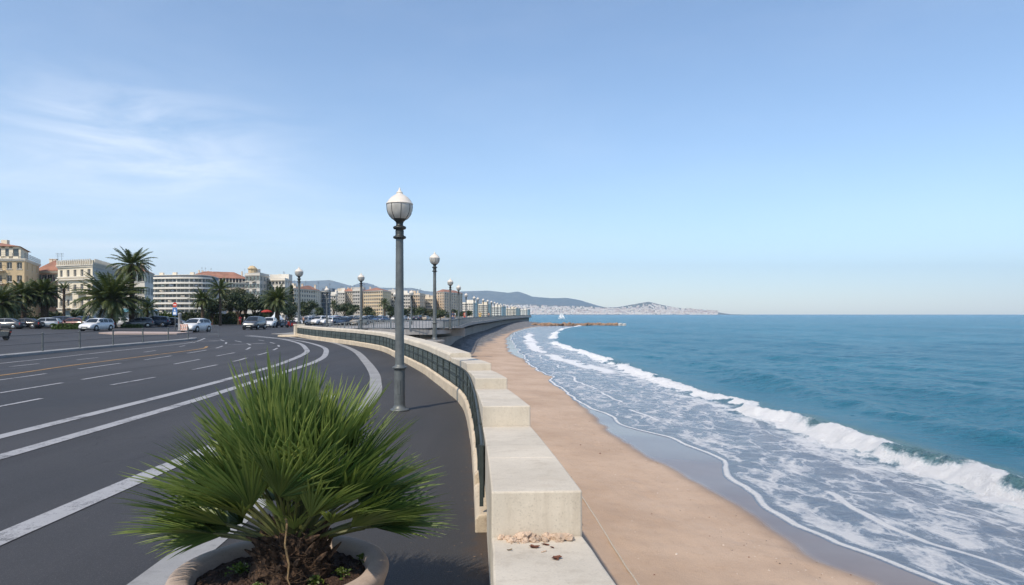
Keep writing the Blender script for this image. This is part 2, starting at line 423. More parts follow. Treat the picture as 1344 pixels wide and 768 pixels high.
# ------------------------------------------------------------------ the parapet and sea wall
sea_wall = thing('sea_wall', 'curving pale stone parapet wall with stepped blocks along the beach', 'wall')
S = lambda y: WALL.s_of_y(y)
mb = MB(); WALL.sweep(mb, 0, S(17.45), [(.05,-3.6),(.46,-3.6),(.46,.70),(.05,.70)], .6)
mb.build('wall_body', M['wallcore'], sea_wall)
mb = MB(); WALL.sweep(mb, S(17.452), WALL.L, [(.05,-3.6),(.46,-3.6),(.46,.80),(.05,.80)], .6)
mb.build('wall_body', M['wallcore'], sea_wall)
bl = [(-1.6,1.02,.76),(1.55,1.03,.745),(3.86,1.0,.795),(7.36,1.012,.80),(11,.97,.81),(14.5,.955,.90),(17.45,0,0)]
for i in range(len(bl)-1):
    y0, za, zb = bl[i]; y1 = bl[i+1][0]
    q0, q1 = S(y0)+.003, S(y1)-.003
    cuts = [(0,1)] if i not in (2,3) else [(0,.36),(.3615,1)]
    for c0, c1_ in cuts:
        mb = MB(); f_ = lambda t: za+(zb-za)*(c0+(c1_-c0)*t)
        lo = .40 if i else .30
        WALL.sweep(mb, q0+(q1-q0)*c0, q0+(q1-q0)*c1_, lambda t: [(0.0,lo),(.0,f_(t)),(.515,f_(t)),(.515,.55),(.462,.55),(.462,lo)], .35)
        mb.build('coping_block', M['block'], sea_wall, bevel=.011)
for i in range(12):                              # lower facing of the blocks on the pavement side
    pass
mb = MB(); WALL.sweep(mb, 0, S(6.2), [(.012,-.02),(.05,-.02),(.05,.398),(.012,.398)], .5); mb.build('facing', M['block'], sea_wall)
q = S(17.46); k = 0
while q < WALL.L-.3:
    ln = min(1.5+.25*rnd.random(), WALL.L-q)
    mb = MB(); z1 = 1.01+.008*rnd.random()
    WALL.sweep(mb, q, q+ln-.014, [(-.03,.80),(-.03,z1-.06),(.0,z1-.012),(.03,z1),(.50,z1),(.53,z1-.05),(.53,.80)], .4)
    mb.build('coping_stone', M['block'], sea_wall, bevel=.006); q += ln
q = S(6.25)
while q < WALL.L-.2:
    ln = min(.95+.3*rnd.random(), WALL.L-q)
    j = rnd.uniform(-.008,.006); zt = .29+rnd.uniform(-.012,.01) if q > S(7.2) else .17
    mb = MB(); WALL.sweep(mb, q, q+ln-rnd.uniform(.006,.016), [(-.09+j,.0),(-.09+j,zt-.04),(-.055+j,zt),(.045,zt+.01),(.045,.0)], .35)
    mb.build('kerb_stone', M['kerb'], sea_wall, bevel=.014); q += ln
# square pier that ends the wall beside the road
ex, ey = WALL.at(WALL.L, .22); ea = WALL.ang(WALL.L)
mb = MB(); mb.X = Matrix.Translation((ex,ey,0)) @ Matrix.Rotation(ea,4,'Z')
mb.box(.004,.7,-.42,.42,-.02,1.03); mb.box(-.02,.74,-.46,.46,1.032,1.12)
mb.build('end_pier', M['block'], sea_wall, bevel=.015)
mb = MB(); mb.X = Matrix.Translation((ex-.5,ey+.6,0)); mb.lathe([(1.6,.0),(1.6,.1),(1.52,.14),(0.02,.141)], 28)
mb.build('end_kerb', M['kerb'], sea_wall)
# railing with dark screen cloth on the pavement side
railing = thing('railing', 'dark metal railing with green-black screen cloth along the pavement side of the parapet', 'railing')
q = S(6.3); k = 0
while q < WALL.L-.2:
    ln = min(1.25, WALL.L-q)
    x0, y0 = WALL.at(q, -.035); a = WALL.ang(q)
    mb = MB(); mb.X = Matrix.Translation((x0,y0,0)) @ Matrix.Rotation(a,4,'Z')
    mb.box(-.02,.02,-.018,.018,.24,.80)
    po = mb.build('post', M['railmetal'], railing)
    if ln > .5 and k < 99:
        bulge = [rnd.uniform(-.006,.012) for _ in range(4)]
        mb = MB(); WALL.sweep(mb, q+.022, q+ln-.022, [(-.022,.31),(-.027,.55),(-.022,.79),(-.006,.79),(-.006,.31)], .3)
        mb.build('screen_panel', M['screen'], railing)
    q += ln; k += 1
for z0, z1 in ((.775,.80),(.545,.57),(.30,.325)):
    mb = MB(); WALL.sweep(mb, S(6.3), WALL.L-.05, [(-.044,z0),(-.044,z1),(-.024,z1),(-.024,z0)], .6)
    mb.build('rail', M['railmetal'], railing)

# ------------------------------------------------------------------ the promenade across the beach pocket
mb = MB()
n = 160; rows = []
for i in range(n+1):
    q = DECK.L*i/n; z = ZD(q); a = DECK.at(q, .28); b = DECK.at(q, -11 if q > 30 else -2-9*q/30.)
    rows.append([(*DECK.at(q,-1.1),-3.4),(*DECK.at(q,-1.1),z-.42),(*a,z-.42),(*a,z),(*b,z),(*b,-.05)])
mb.grid(rows); mb.poly(rows[-1]); struct(mb.build('promenade', M['deck']))
rail2 = thing('railing', 'pale blue-grey baluster railing along the far promenade edge', 'railing')
q = 5.0; k = 0
while q < DECK.L-1:
    d = DECK.at(q)[1]; ln = 2.4 if d < 110 else (4.0 if d < 200 else 6.0)
    ln = min(ln, DECK.L-q); z0 = ZD(q); z1 = ZD(q+ln)
    mb = MB()
    WALLP = DECK
    DECK.sweep(mb, q+.05, q+ln-.05, lambda t: [(.10,z0+(z1-z0)*t+.74),(.10,z0+(z1-z0)*t+.80),(.16,z0+(z1-z0)*t+.80),(.16,z0+(z1-z0)*t+.74)], 1.2)
    DECK.sweep(mb, q+.05, q+ln-.05, lambda t: [(.11,z0+(z1-z0)*t+.10),(.11,z0+(z1-z0)*t+.14),(.15,z0+(z1-z0)*t+.14),(.15,z0+(z1-z0)*t+.10)], 1.2)
    nb = int(ln/(.22 if d < 64 else .42))
    for i in range(nb):
        x, y = DECK.at(q+.08+(ln-.16)*i/max(1,nb-1), .13); zz = z0+(z1-z0)*i/nb
        mb.box(x-.022,x+.022,y-.022,y+.022,zz+.13,zz+.75)
    mb.build('rail_panel', M['rail2'], rail2)
    mb = MB(); x, y = DECK.at(q, .13); mb.box(x-.06,x+.06,y-.06,y+.06,z0-.02,z0+.86); mb.build('post', M['rail2'], rail2)
    q += ln; k += 1
# ------------------------------------------------------------------ beach and sea
KS = .875
def sc_tab(t): return [(y*KS if y > 12 else y, x*KS) for y, x in t]
def px_tab(pts, z=SEA): return sorted([(gp(x,y,z)[1], gp(x,y,z)[0]) for x, y in pts])
WT = [(-60,10.5),(0,8.1),(8,7.0)] + px_tab([(1217,768),(1138,736),(1084,714),(1044,690),(995,652),(955,626),(941,606),(886,579),(827,561),(778,537),(742,515),(716,494)]) + sc_tab([(66,1.6),(95,.6),(133,-.3),(176,.7),(225,5.0),(270,11),(310,22)])
WT = [(y,x) for y,x in WT]
DT = [(-60,7),(0,6.3),(8,5.6)] + px_tab([(1150,768),(1080,741),(1044,717),(1003,695),(960,668),(902,636),(871,614),(825,587),(786,556),(762,537),(746,511),(733,501),(728,489),(690,474)]) + sc_tab([(85,-.3),(100,-.8),(133,-1.2),(176,.0),(225,4),(270,10),(310,20)])
GT = sc_tab([(-60,-9),(38,-9),(48,-7.6),(60,-5.2),(74,-4.7),(107,-3.9),(154,-2.4),(200,.8),(250,6.5),(310,16)])
CT = sc_tab([(-60,17),(0,14.5),(10,13.6),(17.8,13.3),(20,13),(22,12.6),(24.6,12.5),(30,12.9),(32.6,12.2),(37.4,11.7),(46,11.2),(52,10.5),(70,10.1),(90,8.7),(109,7.5),(157,9.8),(221,16.7),(300,32)])
IT = sc_tab([(45,7.6),(55.7,8.0),(64,7.0),(72,5.4),(82,4.1),(100,3.2),(140,3.2),(180,5)])
def ip(tab, d, sm=0):
    a = np.array(sorted(tab)); return np.interp(d, a[:,0], a[:,1])
def xw(d):
    b = ip(WT, d); far = np.clip((d-300)/900, 0, 1)
    b = b + np.clip(d-310,0,None)*.0
    cusp = (fbm(d*.35, d*0+3, 3, 5)-.5)*1.0*np.clip(1-(d-90)/200,0.2,1)
    return b*(1-sstep(310,700,d)) + (-.5*d)*sstep(310,700,d) + cusp*(1-sstep(200,320,d))
def xd(d): return ip(DT, d) + (fbm(d*.5, d*0+9, 3, 8)-.5)*.6
def grow(a, b, s0, k):
    o = [a]
    while o[-1] < b: o.append(o[-1]+s0); s0 *= k
    return np.array(o)
# sand: rows along the shore, columns from behind the wall to under the water
dr = np.concatenate([np.arange(-60,2,2.0), grow(2,330,.055,1.0075)])
uu = np.concatenate([np.linspace(0,1,110)])
D, U = np.meshgrid(dr, uu, indexing='ij')
wx = np.interp(D, WALL.p[:,1], WALL.p[:,0]); 
x_in = np.where(D < 61, wx-.2+0*D, -26.0)
x_in = np.where((D>40)&(D<=61), np.minimum(wx-.2, -8-(D-40)*.9), x_in); x_in = np.where(D>61, np.maximum(-27, -27+ (D-61)*.06), x_in)
XW = xw(D)
x_out = XW + 3.0
X = x_in + (x_out-x_in)*U**.85
un = X - XW
Zs = np.where(un<0, SEA+.005 + .045*(-un)/(1+.05*(-un)) , SEA+.005-.09*un)
gx = ip(GT, D)
grav = sstep(.9,-.9, X-gx-(fbm(X*.5,D*.2,3,21)-.5)*2.2)
Zs = Zs + grav*np.clip((gx-X)*.06,0,.5)
XD = xd(D); wet = sstep(-.35,.25, X-XD)
dry = 1-wet
Zs = Zs + dry*((fbm(X*1.1,D*1.1,3,31)-.5)*.06 + (fbm(X*4,D*4,3,32)-.5)*.03) + grav*(fbm(X*2.4,D*2.4,3,33)-.5)*.12
rs = np.random.RandomState(4)
for _ in range(46):                               # a few footprint trails and scuffs
    fx, fy = rs.uniform(.9,5.5), rs.uniform(7,40)
    for j in range(7):
        px_, py_ = fx+.08*(j%2)+j*rs.uniform(-.05,.1), fy+j*.62
        g_ = np.exp(-(((X-px_)/.07)**2+((D-py_)/.13)**2)); Zs = Zs - .022*g_*dry
def to_obj(name, X, Y, Z, attrs, mat, keep=None):
    nr, nc = X.shape
    V = np.stack([X,Y,Z],-1).reshape(-1,3)
    i = np.arange(nr*nc).reshape(nr,nc)
    Q = np.stack([i[:-1,:-1],i[:-1,1:],i[1:,1:],i[1:,:-1]],-1).reshape(-1,4)
    if keep is not None: Q = Q[keep.reshape(-1)]
    me = bpy.data.meshes.new(name)
    me.vertices.add(len(V)); me.vertices.foreach_set('co', V.ravel())
    me.loops.add(Q.size); me.loops.foreach_set('vertex_index', Q.ravel())
    me.polygons.add(len(Q)); me.polygons.foreach_set('loop_start', np.arange(0,Q.size,4)); me.polygons.foreach_set('loop_total', np.full(len(Q),4))
    me.polygons.foreach_set('use_smooth', np.ones(len(Q),bool))
    for k, a in attrs.items():
        at_ = me.attributes.new(k,'FLOAT','POINT'); at_.data.foreach_set('value', a.ravel().astype(np.float32))
    me.update(calc_edges=True); me.validate(); me.materials.append(mat)
    return link(name, me)
def mk_sand():
    t = NT('beach_sand'); p = t.geo()
    wet = t.attr('wet'); gr = t.attr('grav')
    a = t.noise(p, .35, 5, .6); b = t.noise(p, 4, 5, .65); g = t.noise(p, 140, 2, .7); sp = t.noise(p, 16, 3, .75)
    k = t.mix(t.rng(a,.3,.7), (.435,.31,.222), (.545,.405,.30))
    k = t.mix(t.math('MULTIPLY', t.rng(b,.5,.75), .3), k, (.36,.24,.16))
    k = t.mix(t.math('MULTIPLY', t.rng(g,.58,.7), .4), k, (.2,.14,.1))
    k = t.mix(t.math('MULTIPLY', t.rng(sp,.70,.76), .6), k, (.16,.1,.07))
    k = t.mix(t.math('MULTIPLY', t.rng(sp,.28,.24), .5), k, (.66,.55,.44))
    kg = t.mix(t.rng(t.vor(p, 5),.2,.75), (.11,.11,.115), (.27,.265,.26))
    kg = t.mix(t.rng(t.noise(p, 1.2, 4),.4,.65), kg, (.10,.10,.105))
    k = t.mix(gr, k, kg)
    kw = t.mix(t.rng(a,.3,.7), (.17,.125,.10), (.22,.165,.13))
    k = t.mix(wet, k, kw)
    h = t.math('ADD', t.math('MULTIPLY', g, .5), t.math('ADD', b, t.math('MULTIPLY', sp, .5)))
    bm = t.n('Bump'); t.l(h, bm.inputs['Height']); bm.inputs['Distance'].default_value = .035
    t.l(t.rng(wet,0,1,.5,.012), bm.inputs['Strength'])
    return t.done(k, t.rng(wet,.2,1,.95,.10), bm.outputs[0], IOR=1.4)
o = to_obj('beach', X, D, Zs, {'wet':wet,'grav':grav}, mk_sand()); struct(o)

# the sea
dr = np.concatenate([np.arange(-60,6,3.0), grow(6,62,.05,1.0035), ])
dr = np.concatenate([dr[:-1], grow(dr[-1],9000,.3,1.0125)])
uc = np.concatenate([np.linspace(-.5,18,250), grow(18.1,9500,.09,1.042)])
D, U = np.meshgrid(dr, uc, indexing='ij')
XW = xw(D); X = XW + U
far = sstep(60,320,D)
crest = ip(CT, D) + (fbm(D*.22,D*0+1,3,41)-.5)*1.1 + (fbm(D*.9,D*0+2,2,42)-.5)*.35
crest = np.where(D>300, 1e5, crest)
amp = .36*sstep(-20,10,D)*(1-sstep(22,38,D)*.5)*(1-sstep(52,90,D)*.4)*(1-sstep(200,290,D))
amp = amp*(.72+.5*fbm(D*.16,D*0+4,2,43))
gap = sstep(.30,.42, fbm(D*.055+2,D*0+4,2,44)); gap = np.where(D<70,1,gap)
v = X - crest
hump = np.where(v<0, np.exp(-(v/.42)**2), np.exp(-(v/1.9)**2))*amp
wf = (.52+.55*fbm(D*.3,D*0,3,45))*np.where(D<60,1,.9+.5*sstep(60,120,D))
wf = wf*(1-.45*sstep(27,34,D)*(1-sstep(36,44,D)))
n1 = fbm(X*1.7,D*1.1,4,46)
fm = sstep(-wf-.35,-wf+.25, v+(n1-.5)*1.3)*sstep(.42,-.12, v+(n1-.5)*.5)*gap
hf = fm*.11*sstep(0,.5,v+wf)*sstep(.2,-.4,v)
lump = fm*((fbm(X*2.6,D*2.2,4,47)-.45)*.20+(fbm(X*7,D*6,4,48)-.5)*.16)
# the older, spent line of foam nearer the sand
inn = ip(IT, D) + (fbm(D*.25,D*0+6,3,51)-.5)*1.2
vi = X - inn; wi = .5+.9*fbm(D*.2,D*0+8,2,52)
fi = np.exp(-(vi/wi)**2)*sstep(44,52,D)*(1-sstep(120,190,D))*sstep(.35,.6,fbm(X*.8,D*.35,4,53)+.15)
# thin swash edges
n2 = fbm(D*.55,D*0+5,4,61)
def edge(off, wd): return np.exp(-((U-off)/wd)**2)
e1 = edge(.07+.04*n2, .045+.055*n2)
sec = .9+1.7*fbm(D*.21,D*0+11,3,62); e2 = edge(sec, .05+.08*n2)*sstep(.34,.5,fbm(D*.35,D*0+14,2,63))
sec3 = 2.6+1.9*fbm(D*.17,D*0+15,3,64); e3 = edge(sec3, .16)*.7*sstep(.38,.55,fbm(D*.3,D*0+16,2,65))
ef = np.clip(e1*1.0+e2*.95+e3*.7, 0, 1)*(1-sstep(200,300,D))
inside = sstep(.05,.5,U)*sstep(.6,-1.2,v)*(1-sstep(230,310,D))
near = 1-sstep(30,110,D)
lace = inside*(.445+.075*near+.12*sstep(-2.6,-1.0,v)+.08*np.exp(-(U/.8)**2))
lace = lace + sstep(-.3,.2,v)*sstep(4.5,.3,v)*.18*gap*(1-far)
shallow = sstep(.8,-2.2,v)*(1-sstep(240,320,D)); 
# swell and chop
k_ = lambda a, L, ph: np.sin((X*math.cos(a)+D*math.sin(a))*2*math.pi/L+ph)
off = sstep(.5,5,v)
ll = np.clip(1.4/np.maximum(.02*D+.0005*D*D,.2),0,1)
sw = (fbm((X*.94+D*.2)*.17,(D*.94-X*.2)*.05,3,71)-.5)*1.0 + (fbm((X*.9+D*.45)*.5,(D*.9-X*.45)*.19,3,72)-.5)*.34
chop = (fbm((X*.95+D*.3)*.62,(D*.95-X*.3)*1.5,4,73)-.5)*.20 + (fbm(X*4.4,D*3.1,3,74)-.5)*.035
swell2 = np.where(v>0, np.exp(-((v-6.5-(fbm(D*.12,D*0,2,75)-.5)*3)/1.3)**2)*.30, 0)*(1-sstep(45,90,D))
ins = (fbm(X*1.6,D*1.0,4,76)-.5)*.05*sstep(.2,1.5,U)
Z = SEA + np.where(U<.05, (U-.05)*.25, 0) + hump + hf + lump + off*(sw*np.exp(-D/700)+chop*np.exp(-D/90)+swell2) + ins*(1-off) + ef*.012 + .02
bare = np.exp(-((v+.12)/.5)**2)*sstep(.43,.58,fbm(D*.23+9,D*0+4,3,77))*(D<60)
fm = fm*(1-.9*bare)
glass = np.clip(np.exp(-((v-.1)/.75)**2)*gap*(amp/.6),0,1)
def mk_sea():
    t = NT('sea_water'); p = t.geo()
    foam, lace, shal, gl, ed = [t.attr(a) for a in ('foam','lace','shallow','glass','edge')]
    q = t.map(p, (1.0,.62,1), (0,0,R(8)))
    wn = t.n('TexNoise'); t.l(q, wn.inputs['Vector']); wn.inputs['Scale'].default_value = 1.3; wn.inputs['Detail'].default_value = 4
    wv = t.n('VectorMath', operation='MULTIPLY_ADD'); t.l(wn.outputs['Color'], wv.inputs[0]); wv.inputs[1].default_value = (.9,.9,.9); t.l(q, wv.inputs[2])
    cell = t.vor(wv.outputs[0], 1.9, 'SMOOTH_F1'); cell2 = t.vor(wv.outputs[0], 5.5, 'F1')
    na = t.noise(wv.outputs[0], 1.6, 6, .68); nb = t.noise(p, 14, 4, .7); big = t.noise(q, .30, 4, .6)
    pat = t.math('ADD', t.math('MULTIPLY', cell, .34), t.math('ADD', t.math('MULTIPLY', na, .52), t.math('MULTIPLY', cell2, .16)))
    pat = t.math('ADD', pat, t.math('MULTIPLY', t.math('SUBTRACT', nb, .5), .22))
    pat = t.math('ADD', pat, t.math('MULTIPLY', t.math('SUBTRACT', big, .5), .75))
    lc = t.rng(t.math('ADD', pat, lace), 1.02, 1.26)
    web = t.rng(t.vor(wv.outputs[0], 1.25, 'DISTANCE_TO_EDGE'), .10, .0); web2 = t.rng(t.vor(wv.outputs[0], 3.2, 'DISTANCE_TO_EDGE'), .14, .0)
    wg = t.math('MULTIPLY', t.rng(t.math('ADD', na, t.math('MULTIPLY', lace, .6)), 0.70, .92), t.rng(nb,.25,.6,.4,1))
    lc = t.math('MAXIMUM', lc, t.math('MULTIPLY', t.math('MAXIMUM', web, t.math('MULTIPLY', web2, .25)), wg))
    lc = t.math('MULTIPLY', lc, t.rng(lace,.05,.30))
    edg = t.math('MULTIPLY', t.rng(t.math('ADD', ed, t.math('MULTIPLY', t.math('SUBTRACT', nb, .5), .55)), .25, .8), t.rng(na,.25,.55,.6,1))
    fo = t.math('MAXIMUM', t.math('MAXIMUM', t.math('MULTIPLY', lc, .86), t.rng(t.math('ADD', foam, t.math('MULTIPLY', t.math('SUBTRACT', nb, .5), .5)), .2,.55)), edg, clamp=True)
    deep = t.mix(t.rng(t.noise(p,.02,3),.35,.65), (.022,.152,.234), (.032,.186,.274))
    c = t.mix(shal, deep, (.115,.145,.19))
    c = t.mix(t.math('MULTIPLY', gl, .75), c, (.14,.19,.125))
    c = t.mix(fo, c, (.80,.81,.82))
    ripple = t.noise(t.map(p,(.5,1.1,1),(0,0,R(12))), 2.6, 5, .65, .4); rip2 = t.noise(p, 9, 4, .6); rip3 = t.noise(t.map(p,(.09,.24,1),(0,0,R(8))), 1, 6, .6)
    h = t.math('ADD', ripple, t.math('ADD', t.math('MULTIPLY', rip2, .35), t.math('MULTIPLY', rip3, 3.2)))
    bm = t.n('Bump'); t.l(h, bm.inputs['Height']); bm.inputs['Distance'].default_value = .38
    t.l(t.rng(shal,0,1,1.0,.25), bm.inputs['Strength'])
    fb = t.bump(t.math('ADD', t.noise(p,22,5,.75), t.math('MULTIPLY', pat, .8)), .9, .10)
    nm = t.n('Mix', data_type='VECTOR'); t.l(fo, nm.inputs[0]); t.l(bm.outputs[0], nm.inputs[4]); t.l(fb, nm.inputs[5])
    return t.done(c, t.rng(fo,0,.8,t.rng(shal,0,.6,.26,.12),.95), nm.outputs[1], IOR=1.33)
keep = None
o = to_obj('sea', X, D, Z, {'foam':np.clip(fm+fi*.75,0,1),'lace':lace,'shallow':shallow,'glass':glass*(1-fm),'edge':ef}, mk_sea()); struct(o)
del X, D, Z, U
# ------------------------------------------------------------------ planter with a fan palm
def mk_leaf(name, c0, c1, trans=.25, rough=.42):
    t = NT(name); ti = t.attr('tint'); p = t.coord()
    k = t.mix(ti, c0, c1)
    k = t.mix(t.math('MULTIPLY', t.rng(t.noise(p, 3, 3),.4,.7), .35), k, tuple(x*.6 for x in c0))
    t.done(k, rough)
    tr = t.n('BsdfTranslucent'); t.l(t.mix(.5, k, (.16,.22,.02)), tr.inputs[0])
    ms = t.n('MixShader'); ms.inputs[0].default_value = trans
    t.l(t.b.outputs[0], ms.inputs[1]); t.l(tr.outputs[0], ms.inputs[2]); t.l(ms.outputs[0], t.out.inputs[0])
    return t.m
M['fan'] = mk_leaf('fan_palm_leaf', (.042,.108,.028), (.25,.31,.08), .30)
M['petiole'] = plain('green_brown_leaf_stalk', (.10,.11,.035), .5, 0, .3, 6)
M['dryleaf'] = plain('dry_straw_leaf', (.22,.15,.075), .8, 0, .3, 10)
def mk_fibre():
    t = NT('palm_trunk_fibre'); p = t.coord()
    a = t.noise(t.map(p,(1,1,.35)), 26, 5, .7); b = t.vor(p, 30)
    k = t.mix(t.rng(a,.35,.7), (.022,.013,.009), (.12,.07,.04))
    return t.done(k, .95, t.bump(t.math('ADD', a, b), .9, .02))
M['fibre'] = mk_fibre()
def mk_soil():
    t = NT('planter_soil'); p = t.coord()
    a = t.noise(p, 60, 4, .7); b = t.vor(p, 75); c = t.noise(p, 5, 3)
    k = t.mix(t.rng(a,.35,.7), (.030,.015,.010), (.095,.052,.034))
    k = t.mix(t.math('MULTIPLY', t.rng(t.noise(p,130,2,.7),.64,.72), .7), k, (.20,.13,.08))
    return t.done(k, .95, t.bump(t.math('ADD', a, t.math('MULTIPLY', b, .8)), .9, .015))
PX, PY = -1.385, 4.13
pl = thing('planter', 'round pinkish stone planter full of dark soil beside the pavement', 'planter', (PX,PY,.009))
mb = MB(); mb.lathe([(.52,.0),(.545,.02),(.60,.20),(.645,.36),(.668,.42),(.672,.445),(.660,.468),(.632,.478),(.56,.474),(.535,.455),(.525,.42),(.52,.34),(.02,.335)], 72)
pl.scale = (.945,.945,1); mb.build('bowl', M['planter'], pl, True)
mb = MB(); rows = []
for i in range(26):
    r = .001+.526*i/25
    rows.append([(r*math.cos(a), r*math.sin(a), .405+.035*(1-(i/25)**2)+.03*(rnd.random()-.5)*(1 if i else 0)) for a in [2*math.pi*k/72 for k in range(72)]])
for r_ in rows: r_.append(r_[0])
mb.grid(rows); mb.build('soil', mk_soil(), pl, True)

palm = thing('fan_palm', 'bushy green fan palm growing out of the round planter', 'palm', (PX+.06,PY,.42))
mb = MB()
prof = [(.20,-.02),(.225,.03),(.22,.08),(.195,.14),(.165,.19),(.14,.24),(.11,.28),(.02,.30)]
mb.lathe(prof, 32)
for (i, p) in enumerate(list(mb.v)):
    a = math.atan2(p[1],p[0]); k = 1+.10*math.sin(a*7+p[2]*40)+.12*rnd.uniform(-1,1)
    mb.v[i] = (p[0]*k, p[1]*k, p[2]+.012*rnd.uniform(-1,1))
for i in range(210):                              # fibres wrapped round the foot
    a = rnd.uniform(0,6.28); z = rnd.uniform(-.01,.30); r = .235-.28*z
    pts = []; b = rnd.uniform(-1,1)*.9; dz = rnd.uniform(-.09,.09)
    for k in range(5):
        t_ = k/4; rr = r + .03*math.sin(t_*3.1)*rnd.uniform(.3,1.3)
        pts.append((rr*math.cos(a+b*t_), rr*math.sin(a+b*t_), max(-.01,z+dz*t_)))
    mb.tube(pts, [.0028,.0026,.0024,.002,.001], 4, False)
mb.build('trunk', M['fibre'], palm)
for i in range(44):                               # stubs of cut leaf stalks
    a = i*2.39996; z = .09+.17*(i/44); r = .215-.32*z
    mb = MB(); e = R(rnd.uniform(25,60)); L = rnd.uniform(.08,.17)
    d = Vector((math.cos(a)*math.cos(e), math.sin(a)*math.cos(e), math.sin(e)))
    b0 = Vector((r*math.cos(a), r*math.sin(a), z))
    mb.tube([b0-d*.03, b0+d*L*.5, b0+d*L], [.026,.017,.004], 5)
    mb.build('leaf_stub', M['fibre'], palm)

def fan_leaf(az, elv, plen, blen, spread, nl, droop, seed, roll=0.0, mats=None, tint0=.4):
    r_ = random.Random(seed)
    mb = MB(); mb.mat = 0
    h = Vector((math.cos(az), math.sin(az), 0)); side0 = Vector((-h.y, h.x, 0))
    base = Vector((0,0,.27-.10*max(0,1-elv/R(70)))) + h*.06
    pts = []; e = min(elv+R(16), R(89)); p = base.copy(); n = 7
    for k in range(n+1):
        pts.append(p.copy()); t_ = k/n
        ee = e + (elv-e)*t_
        p = p + (h*math.cos(ee)+Vector((0,0,1))*math.sin(ee))*(plen/n)
    mb.mat = 1; mb.tint = r_.random(); mb.tube(pts, [.015-.008*k/n for k in range(n+1)], 5, False)
    mb.mat = 0
    o = pts[-1]; ax = (h*math.cos(elv)+Vector((0,0,1))*math.sin(elv)).normalized()
    side = (Matrix.Rotation(roll,3,ax) @ side0).normalized(); nrm = ax.cross(side)
    if nrm.z < 0: nrm = -nrm
    for i in range(nl):
        u = (i/(nl-1)-.5)*2
        th = u*spread/2
        dr = (ax*math.cos(th)+side*math.sin(th)).normalized()
        L = blen*(1-.30*abs(u)**1.7)*r_.uniform(.88,1.06)
        cup = .30*abs(u)
        dr = (dr+nrm*(cup+r_.uniform(-.028,.028))).normalized()
        sd = nrm.cross(dr).normalized()
        wmax = .0142*r_.uniform(.85,1.15)*(blen/.6)
        segs = 7; prev = None
        q = o.copy(); dd = dr.copy()
        mb.tint = min(1,max(0,tint0+r_.uniform(-.25,.3)))
        gone = r_.random() < .10
        for k in range(segs+1):
            t_ = k/segs
            wd = wmax*(min(1,.25+t_*2.4) if t_ < .35 else max(.03,(1-(t_-.35)/.65)**.8))
            f = nrm*(wd*.55)
            b = mb.av([q - sd*wd - f*0, q - f, q + sd*wd])
            if prev is not None:
                tt = mb.tint
                if t_ > .84 and r_.random() < .75: mb.tint = min(1.15, tt+.45)
                mb.face((prev,prev+1,b+1,b)); mb.face((prev+1,prev+2,b+2,b+1)); mb.tint = tt
            prev = b
            dd = (dd + Vector((0,0,-1))*droop*(t_**1.5)*r_.uniform(.4,1.4) + sd*r_.uniform(-.015,.015)).normalized()
            q = q + dd*(L/segs)
            if gone and t_ > .45: break
    return mb
g = 0
def leaves(n, e0, e1, p0, p1, b0, b1, s0, s1, dr, t0, ph):
    global g
    for i in range(n):
        az_ = ph + i*2*math.pi/n + rnd.uniform(-.28,.28); g += 1
        ee_ = rnd.uniform(e0,e1)
        if math.sin(az_) < -.30 and ee_ < 36:
            if e1 < 20: continue
            ee_ = rnd.uniform(36,50)
        f = fan_leaf(az_, R(ee_), rnd.uniform(p0,p1), rnd.uniform(b0,b1), R(rnd.uniform(s0,s1)), 32, dr*rnd.uniform(.6,1.3), 100+g, R(rnd.uniform(-35,35)), tint0=t0+rnd.uniform(-.16,.30))
        o = f.build('leaf', [M['fan'], M['petiole']], palm)
leaves(7, 72, 87, .28, .42, .60, .72, 50, 80, .02, .42, .2)
leaves(9, 54, 76, .30, .44, .58, .68, 80, 115, .04, .45, .5)
leaves(9, 34, 58, .30, .44, .56, .66, 105, 140, .06, .40, .1)
leaves(10, 14, 36, .30, .46, .52, .62, 95, 130, .08, .36, .3)
leaves(13, 0, 14, .30, .46, .46, .56, 95, 135, .11, .28, .6)
for az_, e_, pl_, b_, t_ in ((188,14,.42,.58,.3),(170,6,.40,.56,.35),(203,10,.40,.54,.4),(214,20,.36,.52,.5),(158,18,.42,.56,.3),(-4,12,.42,.58,.35),(14,4,.42,.56,.3),(-22,14,.40,.54,.5),(-36,22,.36,.50,.55),(28,16,.42,.56,.3),(196,28,.40,.60,.4),(-14,30,.40,.60,.45),(226,32,.32,.52,.6),(-50,34,.30,.50,.65),(180,36,.36,.60,.4),(4,40,.36,.60,.4)):
    g += 1
    fan_leaf(R(az_), R(e_), pl_, b_, R(rnd.uniform(85,120)), 32, .09, 400+g, R(rnd.uniform(-30,30)), tint0=t_).build('leaf', [M['fan'], M['petiole']], palm)
# the bent straw-coloured stalk hanging over the foot and the short yellowing leaves in front
for az_, e_, pl_, b_, t_ in ((R(-66),R(46),.10,.22,.95),(R(-95),R(52),.16,.26,.8)):
    g += 1
    o = fan_leaf(az_, e_, pl_, b_, R(100), 16, .22, 300+g, 0, tint0=t_).build('leaf', [M['fan'], M['petiole']], palm)
mb = MB(); mb.tube([(-.02,-.08,.36),(.01,-.15,.42),(.04,-.215,.38),(.035,-.235,.27),(.06,-.24,.16),(.055,-.25,.08),(.075,-.25,.03)], [.006,.007,.006,.006,.005,.003], 6)
mb.build('dead_stalk', M['dryleaf'], palm)
